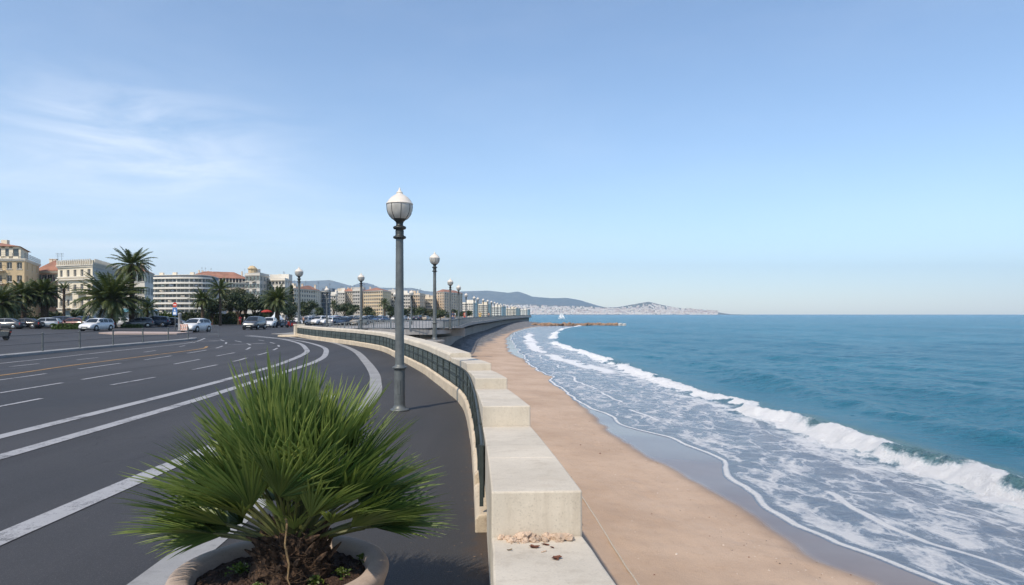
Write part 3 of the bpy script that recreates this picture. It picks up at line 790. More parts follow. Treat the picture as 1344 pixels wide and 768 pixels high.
# little weeds in the soil
M['weed'] = mk_leaf('weed_leaf', (.045,.085,.012), (.14,.19,.03), .3)
def weed(x, y, z, s, label, n=150):
    mb = MB()
    for i in range(n):
        a = rnd.uniform(0,6.28); r = s*abs(rnd.gauss(0,.5)); h = s*.75*rnd.random()*max(.15,1-r/(1.6*s))
        c = Vector((r*math.cos(a), r*math.sin(a), h)); u = Vector((rnd.uniform(-1,1),rnd.uniform(-1,1),rnd.uniform(-.3,.6))).normalized(); v_ = u.orthogonal().normalized()
        k = rnd.uniform(.006,.013); mb.tint = rnd.random()
        mb.poly([c-u*k, c+v_*k*.6, c+u*k, c-v_*k*.6])
        mb.poly([(-.004,0,0),(.004,.002,0),(c.x,c.y,c.z)])
    o = mb.build('weed', M['weed'], None, loc=(PX+x,PY+y,z+.009)); tag(o, label, 'weed', 'small weeds in the planter soil')
weed(-.05,-.28,.43,.075,'taller bright green weed in front of the palm foot')
weed(-.26,.02,.43,.085,'low yellow-green weed patch in the soil left of the palm',120)
weed(.24,-.16,.425,.075,'small green weed in the soil right of the palm foot',110)
weed(.14,-.36,.415,.065,'small weed patch near the front of the planter soil',80)
weed(.43,.26,.42,.06,'weed tuft against the far inner rim of the planter',80)
weed(.36,.0,.42,.07,'dark low weed by the right inner rim of the planter',90)

# ------------------------------------------------------------------ street lamps
def mk_globe():
    t = NT('milky_ribbed_lamp_glass'); p = t.coord()
    z = t.n('SeparateXYZ'); t.l(p, z.inputs[0])
    a = t.noise(p, 6, 4, .6)
    k = t.mix(t.rng(a,.3,.7), (.58,.56,.52), (.72,.70,.65))
    k = t.mix(t.math('MULTIPLY', t.rng(t.noise(t.map(p,(9,9,1)),1,4),.5,.7), .35), k, (.34,.33,.31))
    t.done(k, .22, IOR=1.45)
    tr = t.n('BsdfTranslucent'); tr.inputs[0].default_value = (.75,.77,.78,1)
    ms = t.n('MixShader'); ms.inputs[0].default_value = .35
    t.l(t.b.outputs[0], ms.inputs[1]); t.l(tr.outputs[0], ms.inputs[2]); t.l(ms.outputs[0], t.out.inputs[0])
    return t.m
M['globe'] = mk_globe()
def make_lamp(label, loc, s=1, group='lamp posts along the sea front', detail=True):
    n = 32 if detail else 12
    r = thing('street_lamp', label, 'street lamp', loc, 0, group, s)
    mb = MB()
    mb.lathe([(.195,-.005),(.195,.02),(.185,.035),(.145,.045),(.135,.075),(.118,.095),(.113,.13),(.111,.82),(.112,.86),(.145,.872),(.152,.89),(.145,.908),(.098,.92),(.094,.96),(.078,3.52),(.078,3.56)], n)
    mb.build('pole', M['lampmetal'], r, False if not detail else True)
    mb = MB()
    mb.lathe([(.078,3.54),(.125,3.556),(.135,3.58),(.125,3.602),(.092,3.612),(.085,3.64),(.088,3.70),(.082,3.74),(.12,3.75),(.135,3.772),(.135,3.79),(.115,3.808),(.075,3.82),(.072,3.86),(.082,3.90),(.11,3.925),(.155,3.965),(.150,3.975),(.02,3.972)], n)
    mb.build('collar', M['darkmetal'], r, detail)
    mb = MB()
    mb.lathe([(.105,3.935),(.155,3.962),(.20,4.01),(.235,4.07),(.256,4.14),(.262,4.21),(.262,4.255),(.255,4.262),(.02,4.262)], n)
    gl = mb.build('globe', M['globe'], r, True)
    if detail:
        for k in range(8):
            a = 2*math.pi*(k+.35)/8
            mb = MB(); mb.tube([((rr+.004)*math.cos(a),(rr+.004)*math.sin(a),z) for rr, z in ((.12,3.945),(.155,3.962),(.20,4.01),(.235,4.07),(.256,4.14),(.262,4.21),(.262,4.255))], .0055, 5, False)
            mb.build('rib', M['darkmetal'], gl)
    mb = MB()
    mb.lathe([(.258,4.258),(.274,4.262),(.276,4.274),(.268,4.284),(.255,4.30),(.222,4.355),(.17,4.41),(.115,4.447),(.075,4.468),(.062,4.49),(.02,4.492)], n)
    mb.build('cap', M['cream'], r, True)
    mb = MB(); mb.lathe([(.066,4.49),(.070,4.502),(.055,4.515),(.034,4.54),(.02,4.565),(.018,4.585),(.012,4.602),(.002,4.608)], n); mb.build('finial', M['cream'], r, True)
    if detail:
        mb = MB(); mb.box(-.03,.03,-.118,-.10,.35,.62); mb.build('service_door', M['lampmetal'], r)
    return r
lx, ly = gp(524.5, 539.5)
lamp0 = make_lamp('tall grey lamp post with pale ribbed globe standing on the near pavement behind the palm', (lx,ly,.009))

# ------------------------------------------------------------------ bits lying on the ledge
M['chip'] = stone('crumbled_stone', (.60,.45,.33), .3, 40, (.25,.15,.08), .5, .8, bdist=.01)
M['brownleaf'] = plain('red_brown_dry_leaf', (.14,.05,.025), .8, 0, .4, 30)
def ledge_z(y): return 1.03+(.745-1.03)*(y-1.55)/(3.86-1.55)
def chunk(s, seed, flat=.7):
    r_ = random.Random(seed); bm = bmesh.new(); bmesh.ops.create_icosphere(bm, subdivisions=2, radius=1)
    ph = [r_.uniform(0,6) for _ in range(6)]
    for v_ in bm.verts:
        c = v_.co; k = 1+.28*math.sin(3*c.x+ph[0])*math.sin(3*c.y+ph[1])+.2*math.sin(6*c.z+ph[2])*math.sin(5*c.x+ph[3])+r_.uniform(-.12,.12)
        v_.co = Vector((c.x*k*s, c.y*k*s*.75, (c.z*k*flat)*s))
    me = bpy.data.meshes.new('chunk'); bm.to_mesh(me); bm.free(); me.materials.append(M['chip']); return me
cm = [chunk(1, i, .6) for i in range(6)]
big = [(.03,.05),(.07,.045),(.105,.075),(.145,.07),(.19,.05),(.235,.075),(.285,.045),(.33,.055),(.385,.04),(.085,.12),(.165,.125),(.21,.12),(.35,.10),(.41,.085),(.27,.115)]
for i, (x, off) in enumerate(big):
    y = 3.845-off; s_ = rnd.uniform(.017,.036)*(1.35 if i in (3,4) else 1)
    o = link('stone_chip', cm[i%6]); o.location = (x-.09, y, ledge_z(y)+s_*.45); o.scale = (s_,s_,s_); o.rotation_euler = (rnd.uniform(-.3,.3),rnd.uniform(-.3,.3),rnd.uniform(0,6))
    tag(o, 'larger crumbled stone bit in the heap against the front of the block', 'stone chip', 'crumbled stone bits heaped on the ledge')
mb = MB()
for i in range(110):
    x = -.06+.36*rnd.betavariate(1.6,1.6); y = 3.845-abs(rnd.gauss(.055,.055))
    if y > 3.84: continue
    z = ledge_z(y); k = rnd.uniform(.004,.016)
    mb.X = Matrix.Translation((x,y,z+k*.4)) @ Matrix.Rotation(rnd.uniform(0,6),4,'Z') @ Matrix.Rotation(rnd.uniform(-.6,.6),4,'X')
    mb.tint = rnd.random(); mb.hexa([(-k,-k*.7,-k*.4),(k*1.1,-k*.6,-k*.4),(k*.8,k*.7,-k*.4),(-k*.9,k*.8,-k*.4)], [(-k*.6,-k*.5,k*.3),(k*.7,-k*.4,k*.45),(k*.5,k*.5,k*.3),(-k*.7,k*.4,k*.4)])
mb.X = None
o = mb.build('debris', M['chip']); tag(o, 'fine crumbs and grit strewn among the crumbled stone bits on the ledge', 'debris', kind='stuff')
for x, off, s_, lb in ((.205,.27,.027,'large red-brown curled leaf below the crumbs on the ledge'),(.265,.20,.019,'small red-brown leaf close to the crumbled stone heap'),(.30,.52,.028,'brown curled leaf nearest the camera on the ledge'),(.08,.33,.013,'tiny tan leaf scrap on the left of the ledge'),(.30,.27,.013,'tiny reddish leaf scrap right of the heap')):
    y = 3.845-off; mb = MB()
    for j in range(3):
        rows = []; a0 = rnd.uniform(0,6)
        for u in range(6):
            w_ = s_*.45*math.sin(math.pi*(u+.3)/5.8); 
            rows.append([( (u/5-.5)*2*s_, -w_, .35*w_+.004+.2*s_*(u/5-.5)**2*4), ((u/5-.5)*2*s_, 0, .003+.2*s_*(u/5-.5)**2*4), ((u/5-.5)*2*s_, w_, .5*w_+.004+.2*s_*(u/5-.5)**2*4)])
        mb.X = Matrix.Rotation(a0,4,'Z') @ Matrix.Translation((rnd.uniform(0,.5)*s_,0,0)); mb.grid(rows)
    mb.X = None
    o = mb.build('dry_leaf', M['brownleaf'] if 'red' in lb or 'brown' in lb else M['dryleaf'], loc=(x-.09,y,ledge_z(y))); tag(o, lb, 'leaf')
for x, off in ((.245,.37),(.26,.355)):
    o = link('stone_chip', cm[2]); y = 3.845-off; o.location = (x-.09,y,ledge_z(y)+.004); o.scale = (.011,.008,.006); o.rotation_euler = (0,0,x*40)
    tag(o, 'flat pale stone flake lying alone on the ledge below the heap', 'stone chip', 'pale flakes alone on the ledge')
# the rope on the sand
M['rope'] = plain('weathered_rope', (.46,.41,.35), .9, 0, .25, 60)
mb = MB(); pts = []
zs = -1.80
a0 = gp(765,640,zs); a1 = gp(852,770,zs)
for i in range(61):
    t_ = -.5+2.4*i/60; x = a0[0]+(a1[0]-a0[0])*t_ + .008*math.sin(t_*6)+.003*math.sin(t_*31); y = a0[1]+(a1[1]-a0[1])*t_
    pts.append((x,y))
ROPE = pts
# the rope lies on the sand surface
_me = bpy.data.objects['beach'].data
_v = np.empty(len(_me.vertices)*3, np.float32); _me.vertices.foreach_get('co', _v); _v = _v.reshape(-1,3)
def sand_z(x, y):
    i = np.argmin((_v[:,0]-x)**2 + (_v[:,1]-y)**2); return float(_v[i,2])
_z = np.array([sand_z(x,y) for x, y in ROPE]); _z = np.maximum(np.convolve(np.pad(_z,6,'edge'), np.ones(13)/13, 'valid'), _z-.01)
mb = MB(); mb.tube([(x,y,float(z)+.012) for (x, y), z in zip(ROPE,_z)], .015, 6)
tag(mb.build('rope', M['rope'], None, True), 'long pale rope lying straight across the dry sand beside the parapet', 'rope')

mb = MB(); r_ = random.Random(9)
_n = _v[(_v[:,1] > 6) & (_v[:,1] < 60)]
for i in range(300):
    y = 9+32*r_.random()**1.8; x = r_.uniform(float(np.interp(y, WALL.p[:,1], WALL.p[:,0]))+1.2, float(xd(np.array([y]))[0])-.1)
    if i % 3: x = float(xd(np.array([y]))[0])-abs(r_.gauss(.9,.7))
    j = np.argmin((_n[:,0]-x)**2+(_n[:,1]-y)**2); k = r_.uniform(.006,.018)*(1.8 if i % 37 == 0 else 1)
    mb.X = Matrix.Translation((x,y,float(_n[j,2])+k*.2)) @ Matrix.Rotation(r_.uniform(0,6),4,'Z') @ Matrix.Rotation(r_.uniform(-.5,.5),4,'X')
    mb.mat = r_.choice((0,1,1,2)); mb.hexa([(-k,-k*.6,-k*.3),(k*1.2,-k*.5,-k*.3),(k,k*.7,-k*.3),(-k*.8,k*.6,-k*.3)],[(-k*.5,-k*.4,k*.35),(k*.7,-k*.3,k*.3),(k*.5,k*.4,k*.4),(-k*.5,k*.3,k*.3)])
mb.X = None
o = mb.build('beach_debris', [stone('dark_pebble',(.22,.18,.15),.3,8), stone('pale_shell',(.62,.54,.46),.2,8), M['brownleaf']]); tag(o, 'scattered pebbles, shells and weed scraps on the dry sand', 'debris', kind='stuff')
# ------------------------------------------------------------------ the other lamps
def yd(d): return np.interp(d, DECK.p[60:,1], DECK.p[60:,0])
l2 = at(570.5, 37.6)
o = make_lamp('tall grey lamp post rising just behind the parapet coping, second in size', (l2[0],l2[1],.6), 1.05)
mb = MB(); mb.lathe([(.50,-3.2/1.05),(.46,-.12),(.52,-.10),(.52,-.02),(.40,-.004)], 20); mb.build('plinth', M['deck'], o)
make_lamp('big lamp post at the far end of the curved parapet, beside the road', (at(392.5,64)[0],64,.0), 1.40)
make_lamp('lamp post on the promenade railing between the end of the parapet and the nearest lamp', (at(474,60.6)[0],60.6,.5), 1.12)
make_lamp('distant lamp post among the parked cars, left of the promenade', (at(429,96)[0],96,0), 1.27, detail=False)
make_lamp('small distant lamp post seen just right of the nearest lamp pole', (at(540,86)[0],86,.0), 1.10, detail=False)
make_lamp('small distant lamp post half hidden behind the nearest lamp pole', (at(518.5,100)[0],100,.0), 1.15, detail=False)
lr = make_lamp('lamp post at the front of the receding promenade row, first after the gap', (at(590,60.8)[0],61.6,.64), 1.0)
lr2 = make_lamp('lamp post of the promenade row, slightly shorter and right behind the first', (at(601,74)[0],75,.66), 1.0)
small = None
ds = [104,122,130,141,152,164,177,190,204,219,235,252,270,288,306,325,345,366]
for i, d in enumerate(ds):
    lab = 'one of the small lamp posts receding in a tight row along the promenade railing'
    loc = (float(yd(d))-.25, d, .66)
    if small is None: small = make_lamp(lab, loc, 1.0, 'small lamp posts receding along the promenade', False)
    else: dup(small, loc, 0, lab, 1.0)

# ------------------------------------------------------------------ trees
M['date'] = mk_leaf('date_palm_leaf', (.030,.055,.017), (.125,.145,.045), .18, .5)
M['datedry'] = mk_leaf('dry_palm_frond', (.10,.075,.035), (.24,.18,.085), .15, .7)
M['bark'] = plain('palm_bark', (.085,.058,.038), .9, 0, .45, 5)
M['foliage'] = mk_leaf('tree_leaf', (.014,.030,.010), (.062,.085,.024), .12, .5)
M['olive'] = mk_leaf('olive_tree_leaf', (.035,.045,.018), (.12,.12,.05), .12, .55)
M['hedge'] = mk_leaf('hedge_leaf', (.030,.065,.012), (.10,.16,.03), .12, .5)
def date_palm(label, loc, hgt, fl, tr, nf=64, seed=1, group='date palms along the boulevard', dry=8, emin=-28, s=1, crown_e=85, lean=0):
    r_ = random.Random(seed)
    root = thing('date_palm', label, 'palm tree', loc, r_.uniform(0,6), group, s)
    mb = MB(); n = 14
    pr = []
    for k in range(n*2+1):
        t_ = k/(n*2); rr = tr*(1.15-.3*t_) if t_ > .08 else tr*(1.45-3.2*t_)
        if t_ > .86: rr *= 1+.45*(t_-.86)/.14
        pr.append((rr*(1.06 if k % 2 else .94), hgt*t_))
    mb.lathe(pr+[(.02,hgt+.05)], 14)
    mb.v = [(x+lean*(z/max(hgt,.1))**2+.02*r_.uniform(-1,1), y, z) for x,y,z in mb.v]
    mb.build('trunk', M['bark'], root)
    cr = MB()
    def frond(a, e, L, m, curl):
        cr.mat = m
        h = Vector((math.cos(a),math.sin(a),0)); sd = Vector((-h.y,h.x,0)); up = Vector((0,0,1))
        p = Vector((lean,0,hgt-.05))+h*tr*.6; ns = 15; t0 = r_.uniform(.05,.8); ee = e
        for k in range(ns):
            t_ = k/ns
            ax = h*math.cos(ee)+up*math.sin(ee); q = p + ax*(L/ns)
            nr = sd.cross(ax); 
            if nr.z < 0 and e > 0: nr = nr
            cr.tint = t0*.8
            w = .03*(1-t_)+.008
            cr.poly([p-sd*w, p+sd*w, q+sd*w*.9, q-sd*w*.9])
            if t_ > .08:
                ll = L*.17*math.sin(math.pi*min(1,(t_*.9+.12)))**.7*r_.uniform(.8,1.15)
                for s_ in (-1,1):
                    for j in (0,.5):
                        b0 = p + (q-p)*j
                        tip = b0 + (sd*s_*.80 + ax*.62 + nr*.34*r_.uniform(.4,1.3) - up*.10).normalized()*ll
                        cr.tint = min(1,max(0,t0+r_.uniform(-.2,.3)))
                        cr.poly([b0, b0+ax*(L/ns)*.50, tip+ax*.05, tip])
            ee -= curl*(.5+1.3*t_)/ns
            p = q
    for i in range(nf):
        u = i/nf; a = i*2.39996+r_.uniform(-.2,.2)
        e = R(crown_e - (crown_e-emin)*u**.85 + r_.uniform(-7,7))
        frond(a, e, fl*(.82+.25*r_.random()), 0, R(42+40*(u)+r_.uniform(-12,12)))
    for i in range(dry):
        frond(r_.uniform(0,6.28), R(r_.uniform(-62,-35)), fl*r_.uniform(.4,.65), 1, R(30))
    cr.build('crown', [M['date'], M['datedry']], root)
    return root
def leafball(mb, c, rx, ry, rz, n, sz, r_, lo=-.55):
    for i in range(n):
        while True:
            v_ = Vector((r_.uniform(-1,1),r_.uniform(-1,1),r_.uniform(lo,1)))
            if .30 < v_.length < 1.03: break
        nn = (v_.normalized()+Vector((r_.uniform(-.9,.9),r_.uniform(-.9,.9),r_.uniform(-.6,.9)))).normalized()
        p = Vector((c[0]+v_.x*rx, c[1]+v_.y*ry, c[2]+v_.z*rz))
        u = nn.orthogonal().normalized(); w = nn.cross(u); a = r_.uniform(0,6.28)
        u, w = u*math.cos(a)+w*math.sin(a), w*math.cos(a)-u*math.sin(a)
        k = sz*r_.uniform(.6,1.4)
        mb.poly([p-u*k, p+w*k*.55-u*.2*k, p+u*k, p-w*k*.5+u*.15*k])
def tree(label, loc, h, wd, seed, mat='foliage', name='broadleaf_tree', group='bushy trees along the boulevard', trunk=.22, n=2600, leaf=.20, cat='tree', nb=9):
    r_ = random.Random(seed)
    root = thing(name, label, cat, loc, 0, group)
    tm = MB(); th = h*trunk
    tm.tube([(0,0,-.05),(.05,0,th*.5),(r_.uniform(-.1,.1),0,th),(0,.1,h*.6)], [h*.035,h*.026,h*.022,h*.008], 8)
    cm_ = MB()
    for i in range(nb):
        a = i*2.39996+r_.uniform(-.4,.4); rr = wd*.5*r_.uniform(.15,.66) if i else 0
        bz = th + (h-th)*(r_.uniform(.22,.80) if i else .55)
        c = (rr*math.cos(a), rr*math.sin(a), bz); br = wd*r_.uniform(.17,.30)
        br = min(br, h-bz+.0) if h-bz > .1*h else br*.6
        tm.tube([(0,0,th*.75),(c[0]*.5,c[1]*.5,(th+bz)/2),c], [h*.014,h*.010,h*.004], 6)
        base_t = r_.uniform(.1,.65)
        for j in range(5):
            cm_.tint = min(1,max(0,base_t+r_.uniform(-.25,.35)))
            leafball(cm_, (c[0]+r_.uniform(-.3,.3)*br,c[1]+r_.uniform(-.3,.3)*br,c[2]+r_.uniform(-.2,.2)*br), br*r_.uniform(.8,1.1), br*r_.uniform(.8,1.1), br*r_.uniform(.7,.95), n//(nb*5), leaf, r_)
    tm.build('trunk', M['bark'], root); cm_.build('crown', M[mat], root)
    return root
def gx_(x, d): return (at(x,d)[0], d, 0)
date_palm('huge low date palm with a very broad crown before the cream building', gx_(147,100), 4.0, 5.2, .55, 120, 3, dry=10, emin=-12)
date_palm('tallest date palm, slim trunk and small round crown above the others', gx_(173,104), 9.6, 3.5, .36, 60, 5, dry=6, emin=-35, crown_e=78)
date_palm('pale spreading date palm before the ochre building, left of a darker one', gx_(31,106), 4.9, 3.0, .36, 80, 7)
date_palm('dark round-crowned date palm between the ochre and cream buildings', gx_(57,108), 5.3, 3.0, .38, 100, 9, dry=14)
date_palm('dark date palm cut by the left edge of the photo', gx_(-2,100), 3.6, 3.6, .4, 90, 11)
date_palm('slim second trunk with a small ragged crown beside the dark round palm', gx_(62,110), 4.2, 1.7, .2, 22, 12, dry=8)
o = date_palm('thin pollarded palm with sparse tufts before the cream facade', gx_(84,108), 6.0, 1.5, .2, 14, 13, dry=0, emin=30)
date_palm('small olive-green palm right of the tall palm, before the banded block', gx_(193,112), 3.0, 2.3, .22, 40, 15)
date_palm('bright date palm with drooping dry fronds beside the parked dark car', gx_(364,128), 4.6, 3.6, .42, 86, 17, dry=18)
date_palm('olive palm with a pale hanging frond at the left of the dark trees', gx_(266,118), 4.6, 2.5, .28, 48, 19, dry=10)
date_palm('tall thin olive palm among the dark trees', gx_(289,121), 6.4, 2.6, .22, 44, 21, dry=12)
date_palm('small far palm standing by the yellow apartment block', gx_(505,205), 5.2, 2.2, .25, 34, 23, dry=4)
date_palm('little far palm left of the round trees', gx_(438,215), 5.0, 2.0, .25, 34, 24, dry=4)
tree('dark dense tree behind the person in red', gx_(313,132), 7.0, 5.4, 31)
tree('olive-topped taller tree left of the dark dense one', gx_(303,138), 8.0, 5.0, 32, 'olive')
tree('dark bushy tree right of centre in the tree clump', gx_(334,134), 6.2, 5.6, 33)
tree('low dark tree at the left edge of the clump, behind the thin palm', gx_(279,130), 5.4, 5.0, 34)
tree('olive tree rising behind the clump below the long red roof', gx_(322,146), 8.0, 5.2, 35, 'olive')
tree('dark tree under the drooping date palm', gx_(352,140), 4.8, 4.6, 36)
tree('dark rounded tree just right of the end lamp', gx_(402,150), 5.0, 5.6, 37)
tree('small dark tree left of the end lamp behind the motorbikes', gx_(378,142), 4.0, 3.2, 38)
tree('dark tree behind the palm group at the left edge', gx_(18,118), 4.6, 6.0, 39)
tree('small dark tree under the dark round palm', gx_(66,114), 2.6, 3.6, 40, trunk=.15)
tree('clipped dark tree in front of the cream building doorway', gx_(101,116), 3.0, 2.6, 41, trunk=.25)
for i, (x, y0, d, wd, m, lb) in enumerate([(452,396,200,6.0,'foliage','dark round tree in front of the white turreted block'),(463,399,200,5.0,'foliage','round tree just left of the railing lamp'),(484,402,205,5.4,'foliage','low round tree right of the railing lamp'),(420,403,190,4,'foliage','small tree behind the row of parked cars'),(513,400,215,4,'foliage','small tree beside the far palm'),(530,403,220,6,'foliage','far tree just right of the nearest lamp pole'),(549,402,222,7,'foliage','broad far tree in the row below the terraced block'),(562,405,226,6,'olive','paler far tree at the right of the far row'),(578,404,235,6,'foliage','far tree under the large tan block'),(596,406,240,6,'foliage','far tree behind the first lamps of the promenade row'),(612,407,250,5,'foliage','farthest tree of the row near the person in red')]):
    h = hz(y0, d); tree(lb, gx_(x,d), h, wd, 50+i, m, n=1100, leaf=.28, group='far round trees along the promenade', nb=6)
# cypress
root = thing('cypress', 'narrow dark cypress left of the end lamp', 'tree', gx_(382.5,148)); r_ = random.Random(5)
mb = MB(); mb.tube([(0,0,0),(0,0,3)], [.16,.06], 8); mb.build('trunk', M['bark'], root)
mb = MB()
for i in range(14):
    z = .6+i*.56; mb.tint = r_.uniform(.0,.4); leafball(mb, (0,0,z), .75*(1-(i/15)**2)+.12, .75*(1-(i/15)**2)+.12, .6, 110, .16, r_, -1)
mb.build('crown', M['foliage'], root)
def hedge(label, x0, x1, d, h, mat, th=1.2, n=2200, leaf=.10, name='hedge'):
    root = thing(name, label, name, (0,0,0), 0); r_ = random.Random(int(x0)); a = at(x0,d); b = at(x1,d+.5); mb = MB()
    core = MB(); core.tint = .1; core.hexa([(a[0],d,0),(b[0],d+.5,0),(b[0],d+th-.2,0),(a[0],d+th-.5,0)],[(a[0]+.1,d+.1,h*.86),(b[0]-.1,d+.6,h*.86),(b[0]-.1,d+th-.4,h*.86),(a[0]+.1,d+th-.6,h*.86)])
    core.build('inner_growth', M[mat], root)
    for i in range(n):
        u = r_.random(); x = a[0]+(b[0]-a[0])*u; y = d-.08+th*r_.random()*.9; z = h*(r_.random() if r_.random() < .6 else r_.uniform(.85,1.0))
        if r_.random() < .6: y = d-.06+r_.uniform(-.08,.12)
        z *= .9+.18*math.sin(u*23)*math.sin(u*9)
        mb.tint = min(1,max(0,.5+.3*math.sin(u*40)+r_.uniform(-.3,.3))); nn = Vector((r_.uniform(-1,1),r_.uniform(-1,.4),r_.uniform(-.2,1))).normalized(); uu_ = nn.orthogonal().normalized(); w = nn.cross(uu_); k = leaf*r_.uniform(.7,1.5)
        p = Vector((x,y,z)); mb.poly([p-uu_*k,p+w*k*.6,p+uu_*k,p-w*k*.6])
    mb.build('leaves', M[mat], root)
hedge('bright green clipped hedge below the banded block', 203, 232, 122, 2.4, 'hedge', 1.5)
hedge('dark green clipped hedge right of the bright one', 233, 272, 124, 2.6, 'foliage', 1.5)
hedge('dark shrubs filling the shade under the tree clump', 258, 352, 133, 2.3, 'foliage', 2.0, 3600, .13, 'shrubbery')
hedge('low flower bed hedge beside the white estate car', 68, 106, 90, .75, 'hedge', 1.6, 1800, .09)
hedge('low green hedge around the foot of the tall palm', 158, 186, 101, .5, 'hedge', 1.4, 1200, .08)
hedge('dark shrub border at the back of the left parking row', -20, 70, 113, 1.8, 'foliage', 1.5, 2600, .12)

# ------------------------------------------------------------------ hills, headland, jetty
def ridge_hill(name, tab, d0, d1, z0, mat, nx=150, nd=24, seed=1, rough=.12, back=600):
    xs = np.linspace(tab[0][0], tab[-1][0], nx); ys = np.interp(xs, [t[0] for t in tab], [t[1] for t in tab])
    rows = []
    for j in range(nd+8):
        t_ = j/nd; d = d0+(d1-d0)*t_ if t_ <= 1 else d1+back*(t_-1)*3
        row = []
        for x, y in zip(xs, ys):
            top = hz(y, d1)-z0; u = min(1,t_)
            pr = (u**1.25) if t_ <= 1 else max(0,1-(t_-1)*2.2)
            X_ = (x-CX)/F*d1
            k = 1+rough*(float(fbm(np.array([X_/260.]),np.array([d/260.]),4,seed)[0])-.5)*2*(math.sin(math.pi*u) if t_ <= 1 else 0)
            row.append((X_*(.9+.1*u) if False else X_, d, z0+top*pr*k))
        rows.append(row)
    mb = MB(); mb.grid(rows); o = mb.build(name, mat, None, True); o['kind'] = 'structure'
    return rows
def hillmat(name, c0, c1, sc_):
    t = NT(name); p = t.geo(); a = t.noise(p, sc_, 6, .65)
    return t.done(t.mix(t.rng(a,.35,.65), c0, c1), .95)
R1 = [(250,380),(300,375),(355,370),(371,368),(393,369),(415,368.5),(433,367.5),(451,372.5),(469,377.5),(478,372),(487,375),(497,377.5),(515,378),(542,378),(558,382),(580,384),(607,382.5),(640,381.5),(655,383),(667,384.5),(680,382.5),(690,386),(699,389.5),(726,391.5),(744,391),(761,394),(784,401),(797,404),(830,411),(850,412.6)]
ridge_hill('far_hills', R1, 8000, 9800, -2, hillmat('hazy_wooded_hill', (.045,.062,.048), (.125,.125,.095), .012), 190, 26, 3, .16)
R2 = [(560,411),(585,405),(610,401),(640,398.5),(680,398),(700,399.5),(730,401),(762,401.5),(790,403.5),(809,403.5),(834,399),(851,396),(867,400),(888,404),(912,406),(934,408),(938,411),(948,412.3),(962,412.6)]
R3 = [(440,386),(452,381),(464,374.5),(475,370.5),(484,372),(494,375.5),(504,380),(515,386)]
ridge_hill('far_hills', R3, 10600, 11600, -2, bpy.data.materials['hazy_wooded_hill'], 120, 14, 9, .1, 250)
H2 = ridge_hill('headland', R2, 5900, 6600, -2.1, hillmat('built_up_hillside', (.07,.085,.065), (.20,.195,.165), .02), 150, 22, 6, .10)
hcol = [plain('pale_house_wall', (.90,.84,.75), .8, 0, .1, .02), plain('ochre_house_wall', (.84,.74,.62), .8, 0, .1, .02), plain('rosy_house_wall', (.82,.73,.67), .8, 0, .1, .02)]
M['tile'] = stone('terracotta_roof', (.34,.165,.11), .25, 1.5, (.16,.08,.06), .5, .3, grain=12)
M['dglass'] = plain('dark_window', (.035,.045,.055), .15, 0, .3, 1)
def house_mesh(k):
    r_ = random.Random(k); mb = MB(); w_ = r_.uniform(12,32); dp = r_.uniform(10,16); h = r_.uniform(9,22); fl = max(2,int(h/3)); nc = int(w_/3)
    mb.mat = 0; mb.box(-w_/2,w_/2,-dp/2,dp/2,-14,h)
    mb.mat = 1
    if r_.random() < .6: mb.hexa([(-w_/2-.4,-dp/2-.4,h+.01),(w_/2+.4,-dp/2-.4,h+.01),(w_/2+.4,dp/2+.4,h+.01),(-w_/2-.4,dp/2+.4,h+.01)],[(-w_/2+2,-.3,h+2.2),(w_/2-2,-.3,h+2.2),(w_/2-2,.3,h+2.2),(-w_/2+2,.3,h+2.2)])
    mb.mat = 2
    for f in range(fl):
        for c in range(nc):
            x = -w_/2+w_*(c+.5)/nc; z = h*(f+.35)/fl; mb.box(x-.6,x+.6,-dp/2-.02,-dp/2+.1,z,z+1.5)
    return mb.mesh('house', [hcol[k%3 if k%4 else 0], M['tile'], M['dglass']])
hm = [house_mesh(k) for k in range(8)]
r_ = random.Random(77)
def on_h2():
    while True:
        x = r_.uniform(0,1)**.85*149; j = r_.betavariate(1.0,1.35)*19
        i = int(x); jj = int(j); p = H2[jj][min(i,149)]; px = p[0]/p[1]*F+CX
        if px > 940 or px < 590: continue
        q = H2[jj+1][min(i,149)]; f = j-jj; fx = x-i; pn = H2[jj][min(i+1,149)]
        return (p[0]+(pn[0]-p[0])*fx, p[1]+(q[1]-p[1])*f, p[2]+(q[2]-p[2])*f+(pn[2]-p[2])*fx)
for i in range(270):
    p = on_h2(); o = link('hillside_house', hm[i%8]); o.location = p; o.rotation_euler = (0,0,r_.uniform(-.5,.5)); s_ = r_.uniform(.7,1.25); o.scale = (s_,s_,s_)
    tag(o, 'tiny pale house on the hazy hillside across the bay', 'house', 'houses of the town across the bay')
mb = MB()
for i in range(2600):
    x, y, z = on_h2(); w_ = r_.uniform(6,17); h = r_.uniform(5,15); mb.mat = r_.choice((0,0,0,1,2)); mb.box(x-w_/2,x+w_/2,y-3,y+3,z-8,z+h)
    if r_.random() < .5: mb.mat = 3; mb.box(x-w_/2-.2,x+w_/2+.2,y-3.2,y+3.2,z+h+.02,z+h+1.0)
o = mb.build('hillside_town', hcol+[M['tile']]); tag(o, 'mass of small buildings covering the hazy hillside across the bay', 'town', kind='stuff')
mb = MB(); pts = [((x-CX)/F*5890, 5890-(40 if k%2 else 0), 0) for k, x in enumerate(range(600,965,12))]
strip(mb, [(x,y) for x,y,_ in pts], 30, -1.2, 60); o = mb.build('far_beach', stone('far_sand', (.6,.52,.42), .1, .05)); struct(o)
